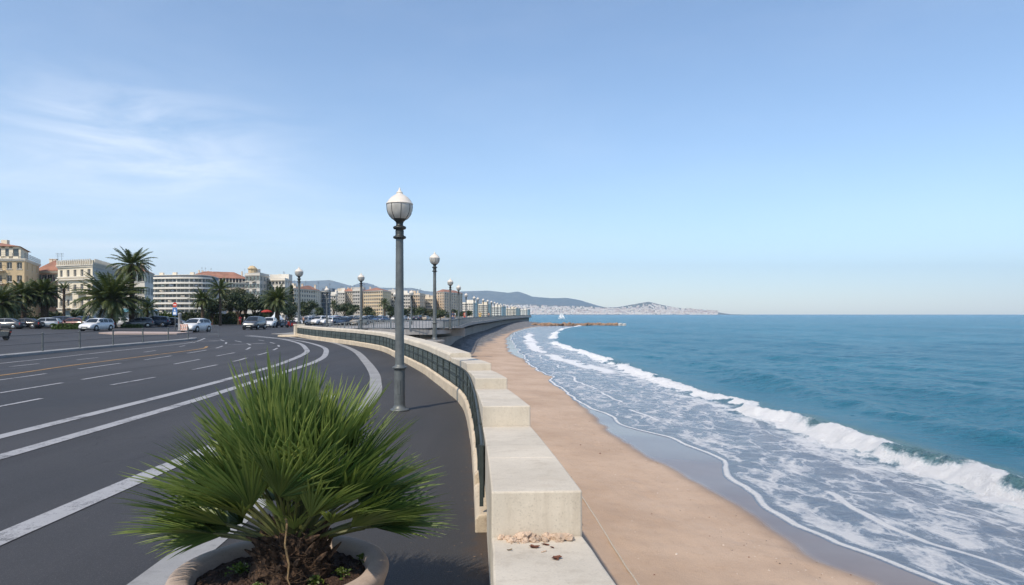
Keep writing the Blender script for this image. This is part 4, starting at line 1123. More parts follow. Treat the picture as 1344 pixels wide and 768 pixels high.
# jetty of brown boulders
M['rock'] = stone('brown_boulder', (.30,.19,.12), .35, 1.2, (.06,.045,.035), .6, .8, bdist=.05, grain=25)
JD = 4.2*F/(427.6-HY)
mb = MB(); xa, xb = at(700,JD)[0], at(811,JD)[0]
Path([(xa-4,JD+6),(xa+4,JD+1),(xb*.6+xa*.4,JD),(xb,JD)], .5).sweep(mb, 0, xb-xa+6, [(1.8,-3),(1.0,-1.75),(-1.0,-1.75),(-1.8,-3)], 3)
tag(mb.build('jetty', M['rock']), 'long low brown rock jetty reaching out into the sea', 'jetty')
rk = []
for k in range(6):
    r2 = random.Random(900+k); bm = bmesh.new(); bmesh.ops.create_icosphere(bm, subdivisions=2, radius=1); ph = [r2.uniform(0,6) for _ in range(6)]
    for v_ in bm.verts:
        c = v_.co; f = 1+.22*math.sin(2.3*c.x+ph[0])*math.sin(2.7*c.y+ph[1])+.16*math.sin(4*c.z+ph[2])+r2.uniform(-.06,.06); v_.co = Vector((c.x*f,c.y*f*.85,c.z*f*.75))
    me = bpy.data.meshes.new('boulder'); bm.to_mesh(me); bm.free(); me.materials.append(M['rock']); rk.append(me)
M['paleboulder'] = stone('pale_boulder', (.55,.52,.48), .2, 1.2)
for i in range(130):
    u = i/130; o = link('boulder', rk[i%6]); s_ = rnd.uniform(.55,.95); o.scale = (s_*1.15,s_,s_)
    o.location = (xa+(xb-xa)*u+rnd.uniform(-.3,.3), JD-1.2+rnd.choice((0,.9,2.0))+rnd.uniform(-.3,.3), -2.05+rnd.uniform(-.1,.35)); o.rotation_euler = (rnd.uniform(-.5,.5),rnd.uniform(-.5,.5),rnd.uniform(0,6))
    tag(o, 'brown boulder piled along the low jetty in the sea', 'boulder', 'brown boulders of the jetty')
pm = rk[0].copy(); pm.materials.clear(); pm.materials.append(M['paleboulder'])
for k in range(2):
    o = link('boulder', pm); o.location = (xb+.6+k*1.5,JD-.8,-1.9); s_ = .9-.15*k; o.scale = (s_,s_,s_); tag(o, ['white boulder at the seaward tip of the jetty, second from the end','white boulder at the very tip of the jetty'][k], 'boulder')
# small white sailing boat
bd = 620; bx = at(737,bd)[0]
bt = thing('sailing_boat', 'tiny white sailing boat just off the far shore beyond the jetty', 'boat', (bx,bd,SEA))
wm = plain('white_boat_paint', (.8,.8,.8), .4)
mb = MB(); mb.grid([[(x,-w_*1.0,.9),(x,-w_*.8,.1),(x,0,-.2),(x,w_*.8,.1),(x,w_,.9)] for x, w_ in ((-3,.9),(-1.5,1.2),(0,1.25),(1.5,.9),(3.1,.05))]); mb.poly([(-3,-.9,.88),(0,-1.25,.88),(1.5,-.9,.88),(3.1,0,.88),(1.5,.9,.88),(0,1.25,.88),(-3,.9,.88)]); mb.box(-1.6,.4,-.7,.7,.885,1.4)
mb.build('hull', wm, bt)
mb = MB(); mb.tube([(.2,0,.8),(.2,0,7)], .06, 6); mb.build('mast', M['rail2'], bt)
mb = MB(); mb.prism([(0,0),(0,.03),(-.01,.03),(-.01,0)], 0, .01); mb = MB(); mb.X = Matrix.Rotation(R(90),4,'X'); mb.prism([(.1,1.5),(.1,6.8),(-2.6,1.6)], -.03, .03); mb.X = None; mb.build('mainsail', wm, bt)
mb = MB(); mb.X = Matrix.Rotation(R(90),4,'X'); mb.prism([(.35,6.0),(.35,1.4),(2.9,1.0)], -.03, .03); mb.X = None; mb.build('foresail', wm, bt)
# ------------------------------------------------------------------ buildings
def render_(name, c, v=.10): return stone(name, c, v, .6, tuple(x*.55 for x in c), .30, .15, grain=14)
BW = {'ochre':render_('ochre_render', (.60,.46,.28)), 'cream':render_('cream_render', (.78,.70,.55)), 'pink':render_('pink_render', (.64,.42,.33)), 'white':render_('white_render', (.76,.72,.64)),
      'grey':render_('grey_and_shade_render', (.54,.52,.48)), 'yellow':render_('yellow_render', (.74,.59,.38)), 'tan':render_('tan_render', (.64,.51,.38)), 'beige':render_('beige_render', (.72,.63,.50)), 'blue':render_('slate_blue_render', (.16,.20,.25))}
M['trim'] = render_('stone_trim', (.68,.63,.54)); M['frame'] = plain('painted_window_frame', (.62,.60,.56), .5); M['shutter'] = plain('grey_green_shutter', (.20,.25,.24), .6)
M['loggia_shade'] = plain('dark_loggia_shade', (.10,.08,.075), .7)  # dark tone paints the shade under the roof into the loggia wall
M['glazing'] = plain('bluish_glazing', (.05,.075,.10), .12, 0, .4, .5)
def seg(P0, P1):
    P0 = Vector((*P0,0)); P1 = Vector((*P1,0)); t_ = (P1-P0).normalized(); return P0, P1, t_, Vector((t_.y,-t_.x,0)), (P1-P0).length
def facade(mb, P0, P1, z0, z1, cols, rows, ww, wh, sill, dep=.22):
    P0, P1, t_, n, L = seg(P0, P1); fh = (z1-z0)/rows; cw = L/cols; out = []
    xs = [0]; 
    for c in range(cols): xs += [cw*(c+.5)-ww/2, cw*(c+.5)+ww/2]
    xs.append(L); zs = [z0]
    for r in range(rows): zs += [z0+fh*r+sill, z0+fh*r+sill+wh]
    zs.append(z1)
    P = lambda x, z, k=0: P0 + t_*x - n*k + Vector((0,0,z))
    for i in range(len(xs)-1):
        for j in range(len(zs)-1):
            a, b, c, d = xs[i], xs[i+1], zs[j], zs[j+1]
            if i % 2 and j % 2:
                mb.poly([P(a,c),P(a,c,dep),P(a,d,dep),P(a,d)]); mb.poly([P(b,c),P(b,d),P(b,d,dep),P(b,c,dep)])
                mb.poly([P(a,c),P(b,c),P(b,c,dep),P(a,c,dep)]); mb.poly([P(a,d),P(a,d,dep),P(b,d,dep),P(b,d)])
                out.append((P((a+b)/2, c, dep), math.atan2(t_.y,t_.x)))
            else: mb.poly([P(a,c),P(b,c),P(b,d),P(a,d)])
    return out
def window_mesh(ww, wh, shut, dep=.22):
    mb = MB(); a = ww/2
    mb.mat = 1; mb.box(-a+.001,a-.001,-.012,.02,.001,wh-.001)
    mb.mat = 0
    for x0, x1, z0, z1 in ((-a,-a+.07,0,wh),(a-.07,a,0,wh),(-a+.07,a-.07,0,.07),(-a+.07,a-.07,wh-.07,wh),(-.03,.03,.07,wh-.07)): mb.box(x0,x1,-.06,-.014,z0,z1)
    mb.box(-a-.08,a+.08,-dep-.1,-dep-.002,-.10,-.005)
    if shut:
        mb.mat = 2
        for s_ in (-1,1): mb.box(min(s_*(a+.02),s_*(a+ww*.5)),max(s_*(a+.02),s_*(a+ww*.5)),-dep-.06,-dep-.003,.0,wh)
    return mb.mesh('window', [M['frame'], M['dglass'], M['shutter']])
def hip(mb, q, z, rise, over=.5):
    c = sum((Vector((*p,0)) for p in q), Vector())/4; e = []
    for p in q:
        v_ = Vector((*p,0))-c; e.append(c+v_*(1+over/v_.length))
    A, B, C, D = e; L1 = (B-A).length; L2 = (C-B).length; Z = Vector((0,0,1))
    if L1 >= L2:
        m0 = (A+D)/2; m1 = (B+C)/2; f = min(.45, .5*L2/L1); r0 = m0+(m1-m0)*f; r1 = m1+(m0-m1)*f
        R0, R1_ = r0+Z*(z+rise), r1+Z*(z+rise); A,B,C,D = [p+Z*z for p in (A,B,C,D)]
        mb.poly([A,B,R1_,R0]); mb.poly([B,C,R1_]); mb.poly([C,D,R0,R1_]); mb.poly([D,A,R0])
    else:
        m0 = (A+B)/2; m1 = (D+C)/2; f = min(.45, .5*L1/L2); r0 = m0+(m1-m0)*f; r1 = m1+(m0-m1)*f
        R0, R1_ = r0+Z*(z+rise), r1+Z*(z+rise); A,B,C,D = [p+Z*z for p in (A,B,C,D)]
        mb.poly([A,B,R0]); mb.poly([B,C,R1_,R0]); mb.poly([C,D,R1_]); mb.poly([D,A,R0,R1_])
    mb.poly([D,C,B,A])
def grow_(q, k):
    c = sum((Vector((*p,0)) for p in q), Vector())/4
    return [tuple((c+(Vector((*p,0))-c)*(1+k/(Vector((*p,0))-c).length)).xy) for p in q]
WC = {}
def building(label, FL, FR, BR, h, floors, cols, colsS, wall, roof='flat', rise=2.2, ww=1.05, wh=1.5, shut=True, balc=(), name='apartment_building', group=None, chim=2, loggia=False, seed=1, z0=0, side=None):
    """corner arguments are (pixel column, distance) sightings turned into plan points"""
    r_ = random.Random(seed)
    A, B, C = at(*FL), at(*FR), at(*BR); D = (A[0]+C[0]-B[0], A[1]+C[1]-B[1]); q = [A,B,C,D]
    root = thing(name, label, 'building', (0,0,0), 0, group)
    fh = h/floors; sill = fh*.28; wh = min(wh, fh*.58)
    mb = MB(); wins = facade(mb, A, B, z0, h, cols, floors, ww, wh, sill)
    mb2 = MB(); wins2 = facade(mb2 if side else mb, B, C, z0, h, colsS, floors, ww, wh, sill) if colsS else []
    if not colsS: (mb2 if side else mb).poly([(*B,z0),(*C,z0),(*C,h),(*B,h)])
    mb.poly([(*C,z0),(*D,z0),(*D,h),(*C,h)]); mb.poly([(*D,z0),(*A,z0),(*A,h),(*D,h)]); mb.poly([(*p,h-.01) for p in q])
    mb.build('wall', BW[wall], root)
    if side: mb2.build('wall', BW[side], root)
    key = (round(ww,2), round(wh,2), shut)
    if key not in WC: WC[key] = window_mesh(ww, wh, shut)
    allw = wins+wins2
    for i, (p, a) in enumerate(allw[:96]):
        o = link('window', WC[key], root); o.location = p; o.rotation_euler = (0,0,a)
    if len(allw) > 96:
        mb = MB(); pl_ = WC[key]
        for p, a in allw[96:]:
            mb.X = Matrix.Translation(p) @ Matrix.Rotation(a,4,'Z')
            b = mb.av([v_.co for v_ in pl_.vertices]); 
            for f in pl_.polygons: mb.mat = f.material_index; mb.face([b+i for i in f.vertices])
        mb.X = None
        o = mb.build('windows', [M['frame'],M['dglass'],M['shutter']], root); o['kind'] = 'stuff'
    mb = MB(); mb.prism(grow_(q,.45), h, h+.22); mb.prism(grow_(q,.25), h-.28, h-.002); mb.build('cornice', M['trim'], root)
    P0, P1, t_, n, L = seg(A,B)
    for c, f in balc:
        x = L*(c+.5)/cols; z = fh*f+sill-.32; mb = MB(); mb.X = Matrix.Translation(P0+t_*x+Vector((0,0,z))) @ Matrix.Rotation(math.atan2(t_.y,t_.x),4,'Z')
        mb.box(-1.1,1.1,-1.0,-.01,-.15,0); bo = mb.build('balcony', M['trim'], root)
        m2 = MB(); m2.X = mb.X
        for k in range(13): xx = -1.06+2.12*k/12; m2.box(xx-.012,xx+.012,-.98,-.955,0.001,.95)
        m2.box(-1.1,1.1,-.99,-.945,.951,1.0)
        for s_ in (-1,1): m2.box(s_*1.06-.03,s_*1.06+.03,-.94,-.02,.951,1.0)
        m2.build('balcony_rail', M['darkmetal'], bo)
    top = h+.22
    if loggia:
        mb = MB(); g_ = grow_(q,-.9); mb.prism(g_, h+.222, h+2.2); mb.build('loggia', M['loggia_shade'], root)
        mb = MB()
        for i in range(cols+1): p = P0+(P1-P0)*(i/cols)-n*.1; mb.box(p.x-.14,p.x+.14,p.y-.14,p.y+.14,h+.222,h+2.198)
        mb.build('pillars', M['trim'], root); top = h+2.2
    rf = None
    if roof == 'hip':
        mb = MB(); hip(mb, q, top+.003, rise, .6); rf = mb.build('roof', M['tile'], root)
    else:
        mb = MB(); g_ = grow_(q,.1); gi = grow_(q,-.25)
        for i in range(4):
            j = (i+1)%4; mb.hexa([(*g_[i],top),(*g_[j],top),(*gi[j],top),(*gi[i],top)],[(*g_[i],top+.7),(*g_[j],top+.7),(*gi[j],top+.7),(*gi[i],top+.7)])
        rf = mb.build('roof_parapet', BW[wall], root)
        for k in range(chim):
            u, v_ = r_.uniform(.15,.85), r_.uniform(.25,.7); x = A[0]+(B[0]-A[0])*u+(D[0]-A[0])*v_; y = A[1]+(B[1]-A[1])*u+(D[1]-A[1])*v_
            mb = MB(); s_ = r_.uniform(1.0,2.4); mb.box(x-s_,x+s_,y-s_,y+s_,top+.02,top+r_.uniform(1.4,2.6)); mb.build('roof_housing', BW[wall], root)
    for k in range(chim):
        u, v_ = r_.uniform(.1,.9), r_.uniform(.3,.7); x = A[0]+(B[0]-A[0])*u+(D[0]-A[0])*v_; y = A[1]+(B[1]-A[1])*u+(D[1]-A[1])*v_
        mb = MB(); zb = top+(.3 if roof == 'hip' else .02); mb.box(x-.35,x+.35,y-.3,y+.3,zb,top+rise*.9+.6); mb.box(x-.42,x+.42,y-.37,y+.37,top+rise*.9+.602,top+rise*.9+.72); mb.build('chimney', BW['beige'], rf)
        mb = MB(); x += 1.4; mb.tube([(x,y,top),(x,y,top+rise+1.8)], .03, 5)
        for z in (.0,.3,.6): mb.tube([(x-.5,y,top+rise+1.1+z),(x+.5,y,top+rise+1.1+z)], .02, 4)
        mb.build('aerial', M['darkmetal'], rf)
    return root, q, top
# ochre corner block with a set-back top floor
b1, q, top = building('ochre corner apartment block with set-back top floor and red roof at the left edge', (-75,132), (32,134), (51.5,150), hz(342,136), 5, 8, 3, 'ochre', 'flat', 1, .95, 1.3, False, chim=0, balc=[(c,f) for f in (1,2,3,4) for c in (5,)])
for o in list(b1.children):
    if o.name.startswith('roof_parapet'): bpy.data.objects.remove(o)
gq = grow_(q,-2.4)
mb = MB(); facade(mb, gq[0], gq[1], top-.02, top+2.5, 8, 1, 2.2, 1.5, .6, .15); mb.poly([(*gq[1],top),(*gq[2],top),(*gq[2],top+2.5),(*gq[1],top+2.5)]); mb.poly([(*gq[2],top),(*gq[3],top),(*gq[3],top+2.5),(*gq[2],top+2.5)]); mb.build('attic_wall', BW['cream'], b1)
P0, P1, t_, n, L = seg(gq[0], gq[1])
for c in range(8):
    mb = MB(); mb.X = Matrix.Translation(P0+t_*(L*(c+.5)/8)-n*.14+Vector((0,0,top+.58))) @ Matrix.Rotation(math.atan2(t_.y,t_.x),4,'Z'); mb.box(-1.1,1.1,0,.05,0,1.5); mb.build('window', M['glazing'], b1)
mb = MB(); hip(mb, gq, top+2.502, 1.4, .7); rf = mb.build('roof', M['tile'], b1)
for u in (.30,.52,.66):
    p = Vector((*gq[0],0))*(1-u)+Vector((*gq[2],0))*u; mb = MB(); mb.box(p.x-.6,p.x+.6,p.y-.4,p.y+.4,top+3,top+4.6); mb.build('chimney', BW['cream'], rf)
mb = MB(); g2 = grow_(q,.25)
for i in (0,1):
    a, b = Vector((*g2[i],0)), Vector((*g2[i+1],0)); n_ = int((b-a).length/1.1)
    for k in range(n_+1): p = a+(b-a)*k/n_; mb.box(p.x-.03,p.x+.03,p.y-.03,p.y+.03,top,top+1.05)
    for z in (.35,.7,1.06): mb.tube([a+Vector((0,0,top+z)),b+Vector((0,0,top+z))], .03, 4)
mb.build('terrace_railing', M['rail2'], b1)
building('pink building with a long red tiled roof between the ochre and cream blocks', (46,152), (82,150), (112,164), hz(357,151), 4, 5, 4, 'pink', 'hip', 2.6, chim=2, seed=4)
b3, q, top = building('cream classical villa block with a grey shaded side wall, behind the broad palm', (76,126), (121.5,122), (152,138), hz(348.5,123), 4, 5, 3, 'cream', 'flat', .8, .8, 1.25, False, [(1,1),(3,1),(1,2),(3,2)], chim=0, seed=5, side='grey')  # side wall's shade is put into its colour as grey render
P0, P1, t_, n, L = seg(q[0], q[1]); mb = MB()
for z, pr in ((2.9,.25),(8.15,.45),(8.6,.2)):
    for e0, e1 in ((q[0],q[1]),(q[1],q[2])):
        a, b, tt, nn, LL = seg(e0,e1); mb.hexa([(*(a+nn*.004).xy,z),(*(b+nn*.004).xy,z),(*(b+nn*pr).xy,z),(*(a+nn*pr).xy,z)],[(*(a+nn*.004).xy,z+.24),(*(b+nn*.004).xy,z+.24),(*(b+nn*pr).xy,z+.24),(*(a+nn*pr).xy,z+.24)])
mb.build('string_course', M['trim'], b3)
mb = MB()
for i in (0,1):
    a, b, tt, nn, LL = seg(q[i],q[i+1]); k_n = int(LL/.6)
    for k in range(k_n): p = a+tt*(LL*(k+.5)/k_n)+nn*.3; mb.box(p.x-.09,p.x+.09,p.y-.09,p.y+.09,top,top+.9)
mb.build('roof_balustrade', M['trim'], b3)
for u in (.3,.7):
    p = P0+t_*L*u; mb = MB(); mb.X = Matrix.Translation(p+n*.02) @ Matrix.Rotation(math.atan2(t_.y,t_.x),4,'Z'); mb.box(-.75,.75,-.05,.0,.02,2.6); mb.build('door', M['shutter'], b3)
building('white block with a red tiled roof behind the tall palm', (150,150), (190,150), (201,160), hz(357.5,150), 4, 5, 3, 'white', 'hip', 1.7, seed=6, chim=1)
# rounded modern block with a white balcony band on every floor
b5 = thing('apartment_building', 'modern block ringed with white balcony bands on every floor', 'building')
c0, c1, c2 = at(187,296), at(236,284), at(283,300)
BP = Path([c0, at(189,291), at(196,288), at(215,285.5), c1, at(258,285), at(272,288), at(281,293), c2], .3); HT = hz(366,290); nf = 8; fh = HT/nf
back = [(c2[0]-1,c2[1]+14),(c0[0]-1,c0[1]+14)]
mb = MB(); core = [BP.at(BP.L*i/24,-1.5) for i in range(25)]+back; mb.prism(core, 0, HT-.1); mb.build('core', BW['grey'], b5)
for f in range(nf):
    mb = MB(); z = fh*f
    BP.sweep(mb, 0, BP.L, [(-1.42,z+.25),(-1.42,z+fh-.2),(-1.36,z+fh-.2),(-1.36,z+.25)], 1.2)
    mb.mat = 1
    for i in range(26):
        x, y = BP.at(BP.L*(i+.5)/26, -1.32); k = .06 if i % 3 else .28
        mb.box(x-k,x+k,y-.07,y+.07,z+.26,z+fh-.21)
    mb.build('glazing', [M['glazing'], BW['white']], b5)
    bmb = MB(); in_ = .25*max(0,f-5)
    BP.sweep(bmb, .2, BP.L-.2, [(.0-in_,z+fh-.18),(.0-in_,z+fh+.56),(-.12-in_,z+fh+.56),(-.12-in_,z+fh-.02),(-1.34,z+fh-.02),(-1.34,z+fh-.18)], 1.0)
    if f < nf-1 or True: bmb.build('balcony', BW['white'], b5)
    mb = MB(); BP.sweep(mb, .2, BP.L-.2, [(-.03-in_,z+fh+.86),(-.03-in_,z+fh+.92),(-.09-in_,z+fh+.92),(-.09-in_,z+fh+.86)], 1.0); mb.build('balcony_rail', M['rail2'], b5)
    for i in range(10):                                   # awnings, plants, washing, partitions on the balconies
        if rnd.random() < .6:
            x, y = BP.at(BP.L*(i+.2+.5*rnd.random())/10, -.7); mb = MB(); km = rnd.choice((0,1,2,2)); s_ = rnd.uniform(.2,.9); mb.box(x-s_,x+s_,y-.15,y+.15,z+fh*.0+(.82 if f else .3),z+rnd.uniform(1.3,fh-.25)); mb.build('balcony_partition', [BW['beige'], M['shutter'], BW['blue']][km], b5)
mb = MB(); mb.prism([BP.at(BP.L*i/24,-2.2) for i in range(3,22)]+[(c2[0]-3,c2[1]+10),(c0[0]+3,c0[1]+10)], HT+.0, HT+1.3); mb.build('penthouse', BW['blue'], b5)
mb = MB(); mb.prism([BP.at(BP.L*i/24,-1.6) for i in range(3,22)]+[(c2[0]-3,c2[1]+10),(c0[0]+3,c0[1]+10)], HT+1.31, HT+1.55); mb.build('roof', BW['white'], b5)
for u in (.25,.4,.6): x, y = BP.at(BP.L*u,-5); mb = MB(); mb.box(x-.8,x+.8,y-.6,y+.6,HT+1.56,HT+2.7); mb.build('chimney', BW['beige'], b5)
building('long block with an orange-red tiled roof over a dark loggia floor', (243,322), (322,336), (330,350), hz(371,330), 6, 18, 2, 'tan', 'hip', 3.4, loggia=True, chim=4, seed=8)
b, q, top = building('grey corner tower with a small rooftop turret above the trees', (322,256), (341,252), (353,264), hz(361.5,254), 6, 4, 3, 'grey', 'flat', 1, chim=1, seed=9, balc=[(c,f) for f in (3,4,5) for c in (0,2)])
tx, ty = at(331,257); mb = MB(); mb.lathe([(1.5,0),(1.5,2.2),(1.8,2.25),(1.8,2.5),(.9,3.4),(.02,3.6)], 8, (tx,ty,top+.02)); mb.build('turret', BW['ochre'], b)
fars = [('white stepped block left of the end lamp', (352,262),(374,258),(383,272),368,7,5,3,'white','flat',2),
 ('small beige block behind the cypress', (376,290),(388,288),(392,300),378,6,3,2,'beige','flat',1),
 ('pale block with red roof and balconies right of the end lamp', (386,262),(414,282),(422,300),381.5,7,9,3,'beige','hip',2),
 ('narrow slate-blue block behind the distant lamp', (422,300),(431,300),(434,312),383,7,3,2,'blue','flat',1),
 ('thin white block left of the round trees', (432,322),(440,322),(443,332),388.5,6,3,2,'white','flat',1),
 ('white block with a grey roof behind the round trees', (438,345),(452,345),(456,360),384.5,8,5,2,'white','flat',2),
 ('beige block with reddish roof terrace behind the railing lamp', (451,350),(464,350),(468,365),383,8,5,2,'beige','hip',2),
 ('grey-white corner block just left of the railing lamp', (463,345),(475,340),(479,352),381.5,8,4,2,'grey','flat',2),
 ('sunlit yellow block with a red roof in the middle distance', (477,335),(502,322),(513,345),381.5,8,9,5,'yellow','hip',1),
 ('grey block partly behind the nearest lamp pole', (508,352),(519,350),(524,362),385,7,4,2,'grey','flat',1),
 ('white block right behind the nearest lamp pole', (524,372),(538,370),(541,382),387,7,5,2,'white','flat',1),
 ('stepped tan block with terraces left of the second lamp', (537,380),(551,372),(558,386),387,7,5,3,'tan','flat',2),
 ('low beige block behind the second lamp', (556,392),(570,388),(574,402),392.5,6,6,2,'beige','flat',2),
 ('tall tan block with a peaked roof right of the second lamp', (571,398),(583,388),(607,420),383.5,9,4,8,'tan','hip',1),
 ('white block behind the first lamps of the promenade row', (606,470),(621,462),(627,478),398.5,6,5,3,'white','flat',2),
 ('beige block right of the person in red', (625,540),(640,535),(645,550),400.5,6,5,2,'beige','flat',1),
 ('white apartment slab behind the middle of the lamp row', (643,640),(658,632),(664,650),403.5,5,6,3,'white','flat',2),
 ('pale far slab near the end of the lamp row', (662,760),(677,750),(683,770),405.5,5,6,2,'beige','flat',2),
 ('last white block on the shore at the end of the lamp row', (680,900),(692,890),(696,905),407,5,5,2,'white','flat',1)]
for i, (lb, a, b, c, yt, fl, co_, cs, wl_, rf, ch) in enumerate(fars):
    d = b[1]; s_ = .8+d/900
    building(lb, a, b, c, hz(yt,d), fl, co_, cs, wl_, rf, 1.8, 1.3*s_, 1.9, False, [], 'apartment_building', 'far apartment blocks along the bay', ch, seed=20+i)
# low kiosk awnings at the foot of the palms
aw = thing('kiosk', 'low kiosk with a turquoise awning between the palm trunks', 'kiosk', (at(160,116)[0],116,0))
mb = MB(); mb.box(-1.7,1.7,-.9,.9,0,2.4); mb.build('booth', BW['white'], aw); mb = MB(); mb.hexa([(-1.9,-1.9,2.35),(1.9,-1.9,2.35),(1.9,.9,2.9),(-1.9,.9,2.9)],[(-1.9,-1.9,2.42),(1.9,-1.9,2.42),(1.9,.9,2.97),(-1.9,.9,2.97)]); mb.build('awning', plain('turquoise_canvas',(.10,.26,.30),.7), aw)
aw = thing('kiosk', 'long low kiosk with a blue awning below the banded block', 'kiosk', (at(187,120)[0],120,0))
mb = MB(); mb.box(-2.4,2.4,-.9,.9,0,2.3); mb.build('booth', BW['grey'], aw); mb = MB(); mb.hexa([(-2.6,-1.9,2.25),(2.6,-1.9,2.25),(2.6,.9,2.75),(-2.6,.9,2.75)],[(-2.6,-1.9,2.32),(2.6,-1.9,2.32),(2.6,.9,2.82),(-2.6,.9,2.82)]); mb.build('awning', plain('blue_canvas',(.10,.20,.30),.7), aw)
M['red'] = plain('red_canvas', (.42,.05,.04), .7)
aw = thing('parasol', 'dark red flat parasol by the drooping date palm', 'parasol', (at(350,126)[0],126,0))
mb = MB(); mb.tube([(0,0,0),(0,0,2.6)], .04, 8); mb.build('pole', M['darkmetal'], aw); mb = MB(); mb.lathe([(1.0,2.35),(1.02,2.5),(.5,2.75),(.02,2.85)], 10); mb.build('canopy', M['red'], aw)
tb = plain('white_blue_canvas', (.62,.70,.80), .6)
aw = thing('tent', 'pointed white and blue tent standing left of the end lamp', 'tent', (at(363,135)[0],135,0))
mb = MB(); mb.box(-1.05,1.05,-1.05,1.05,.0,.9); mb.build('skirt', BW['blue'], aw); mb = MB(); mb.lathe([(1.4,.91),(1.3,1.15),(.62,1.9),(.22,2.8),(.04,3.2)], 8); mb.build('canopy', tb, aw)
# ------------------------------------------------------------------ cars
def paint(name, c, rough=.28, metal=.2):
    t = NT(name); p = t.coord(); a = t.noise(p, 2.5, 3)
    t.done(t.mix(t.rng(a,.35,.7), tuple(x*.88 for x in c), c), t.rng(a,.2,.8,rough-.06,rough+.08), None, Metallic=metal)
    t.b.inputs['Coat Weight'].default_value = .4; t.b.inputs['Coat Roughness'].default_value = .1
    return t.m
CP = {'white':paint('white_car_paint',(.72,.73,.74),.3,0),'silver':paint('silver_car_paint',(.45,.47,.49),.3,.5),'black':paint('black_car_paint',(.018,.02,.024)),'navy':paint('navy_car_paint',(.025,.045,.085)),'blue':paint('blue_car_paint',(.05,.10,.19)),'grey':paint('grey_car_paint',(.12,.13,.145),.3,.4),'maroon':paint('maroon_car_paint',(.09,.022,.022)),'red':paint('red_car_paint',(.40,.04,.035)),'beige':paint('beige_car_paint',(.45,.40,.33))}
M['cglass'] = plain('car_window_glass', (.018,.024,.030), .08, 0, .2, 1)
M['tyre'] = plain('tyre_rubber', (.018,.018,.018), .85, 0, .2, 10)
M['rim'] = plain('alloy_rim', (.42,.43,.44), .35, .8, .1, 10)
M['hlamp'] = plain('headlamp_lens', (.70,.73,.76), .12, 0, .1, 10)
M['tlamp'] = plain('tail_lamp_lens', (.40,.02,.015), .2, 0, .1, 10)
M['trimblk'] = plain('black_plastic_trim', (.022,.022,.024), .6, 0, .2, 10)
M['plate'] = plain('blank_number_plate', (.65,.65,.60), .5, 0, .05, 10)
KINDS = {
 'sedan': dict(L=4.5,W=.88,body=[(-2.25,.36,.80,.80),(-2.12,.26,.93,.94),(-1.4,.20,.97,1),(-.4,.18,.96,1),(.9,.18,.95,1),(1.5,.20,.90,.99),(1.98,.24,.80,.94),(2.18,.28,.66,.84),(2.25,.36,.56,.76)],top=[(-1.80,.955),(-1.05,1.37),(-.2,1.45),(.42,1.41),(1.18,.94)],mid=(-.25,),wx=1.36),
 'hatch': dict(L=4.1,W=.87,body=[(-2.05,.38,.86,.84),(-1.95,.27,1.0,.95),(-1.3,.20,1.02,1),(-.3,.18,1.0,1),(.85,.18,.98,1),(1.4,.20,.93,.99),(1.85,.25,.82,.93),(2.02,.30,.66,.82),(2.06,.38,.56,.74)],top=[(-1.95,1.0),(-1.70,1.38),(-.7,1.52),(.25,1.46),(1.15,.96)],mid=(-.35,),wx=1.24),
 'estate': dict(L=4.6,W=.87,body=[(-2.3,.38,.82,.86),(-2.2,.27,.96,.96),(-1.4,.20,.98,1),(-.3,.18,.97,1),(.95,.18,.95,1),(1.5,.20,.91,.99),(2.02,.25,.82,.94),(2.22,.30,.68,.86),(2.28,.38,.56,.78)],top=[(-2.2,.96),(-1.98,1.40),(-.4,1.50),(.45,1.44),(1.22,.94)],mid=(-1.1,-.2),wx=1.38),
 'suv': dict(L=4.5,W=.93,body=[(-2.25,.46,.98,.86),(-2.14,.34,1.12,.96),(-1.4,.28,1.15,1),(-.3,.26,1.13,1),(.95,.26,1.12,1),(1.5,.28,1.08,.99),(1.98,.32,1.0,.95),(2.18,.38,.84,.87),(2.26,.46,.68,.80)],top=[(-2.12,1.12),(-1.86,1.58),(-.4,1.70),(.40,1.64),(1.20,1.10)],mid=(-1.0,-.2),wx=1.36)}
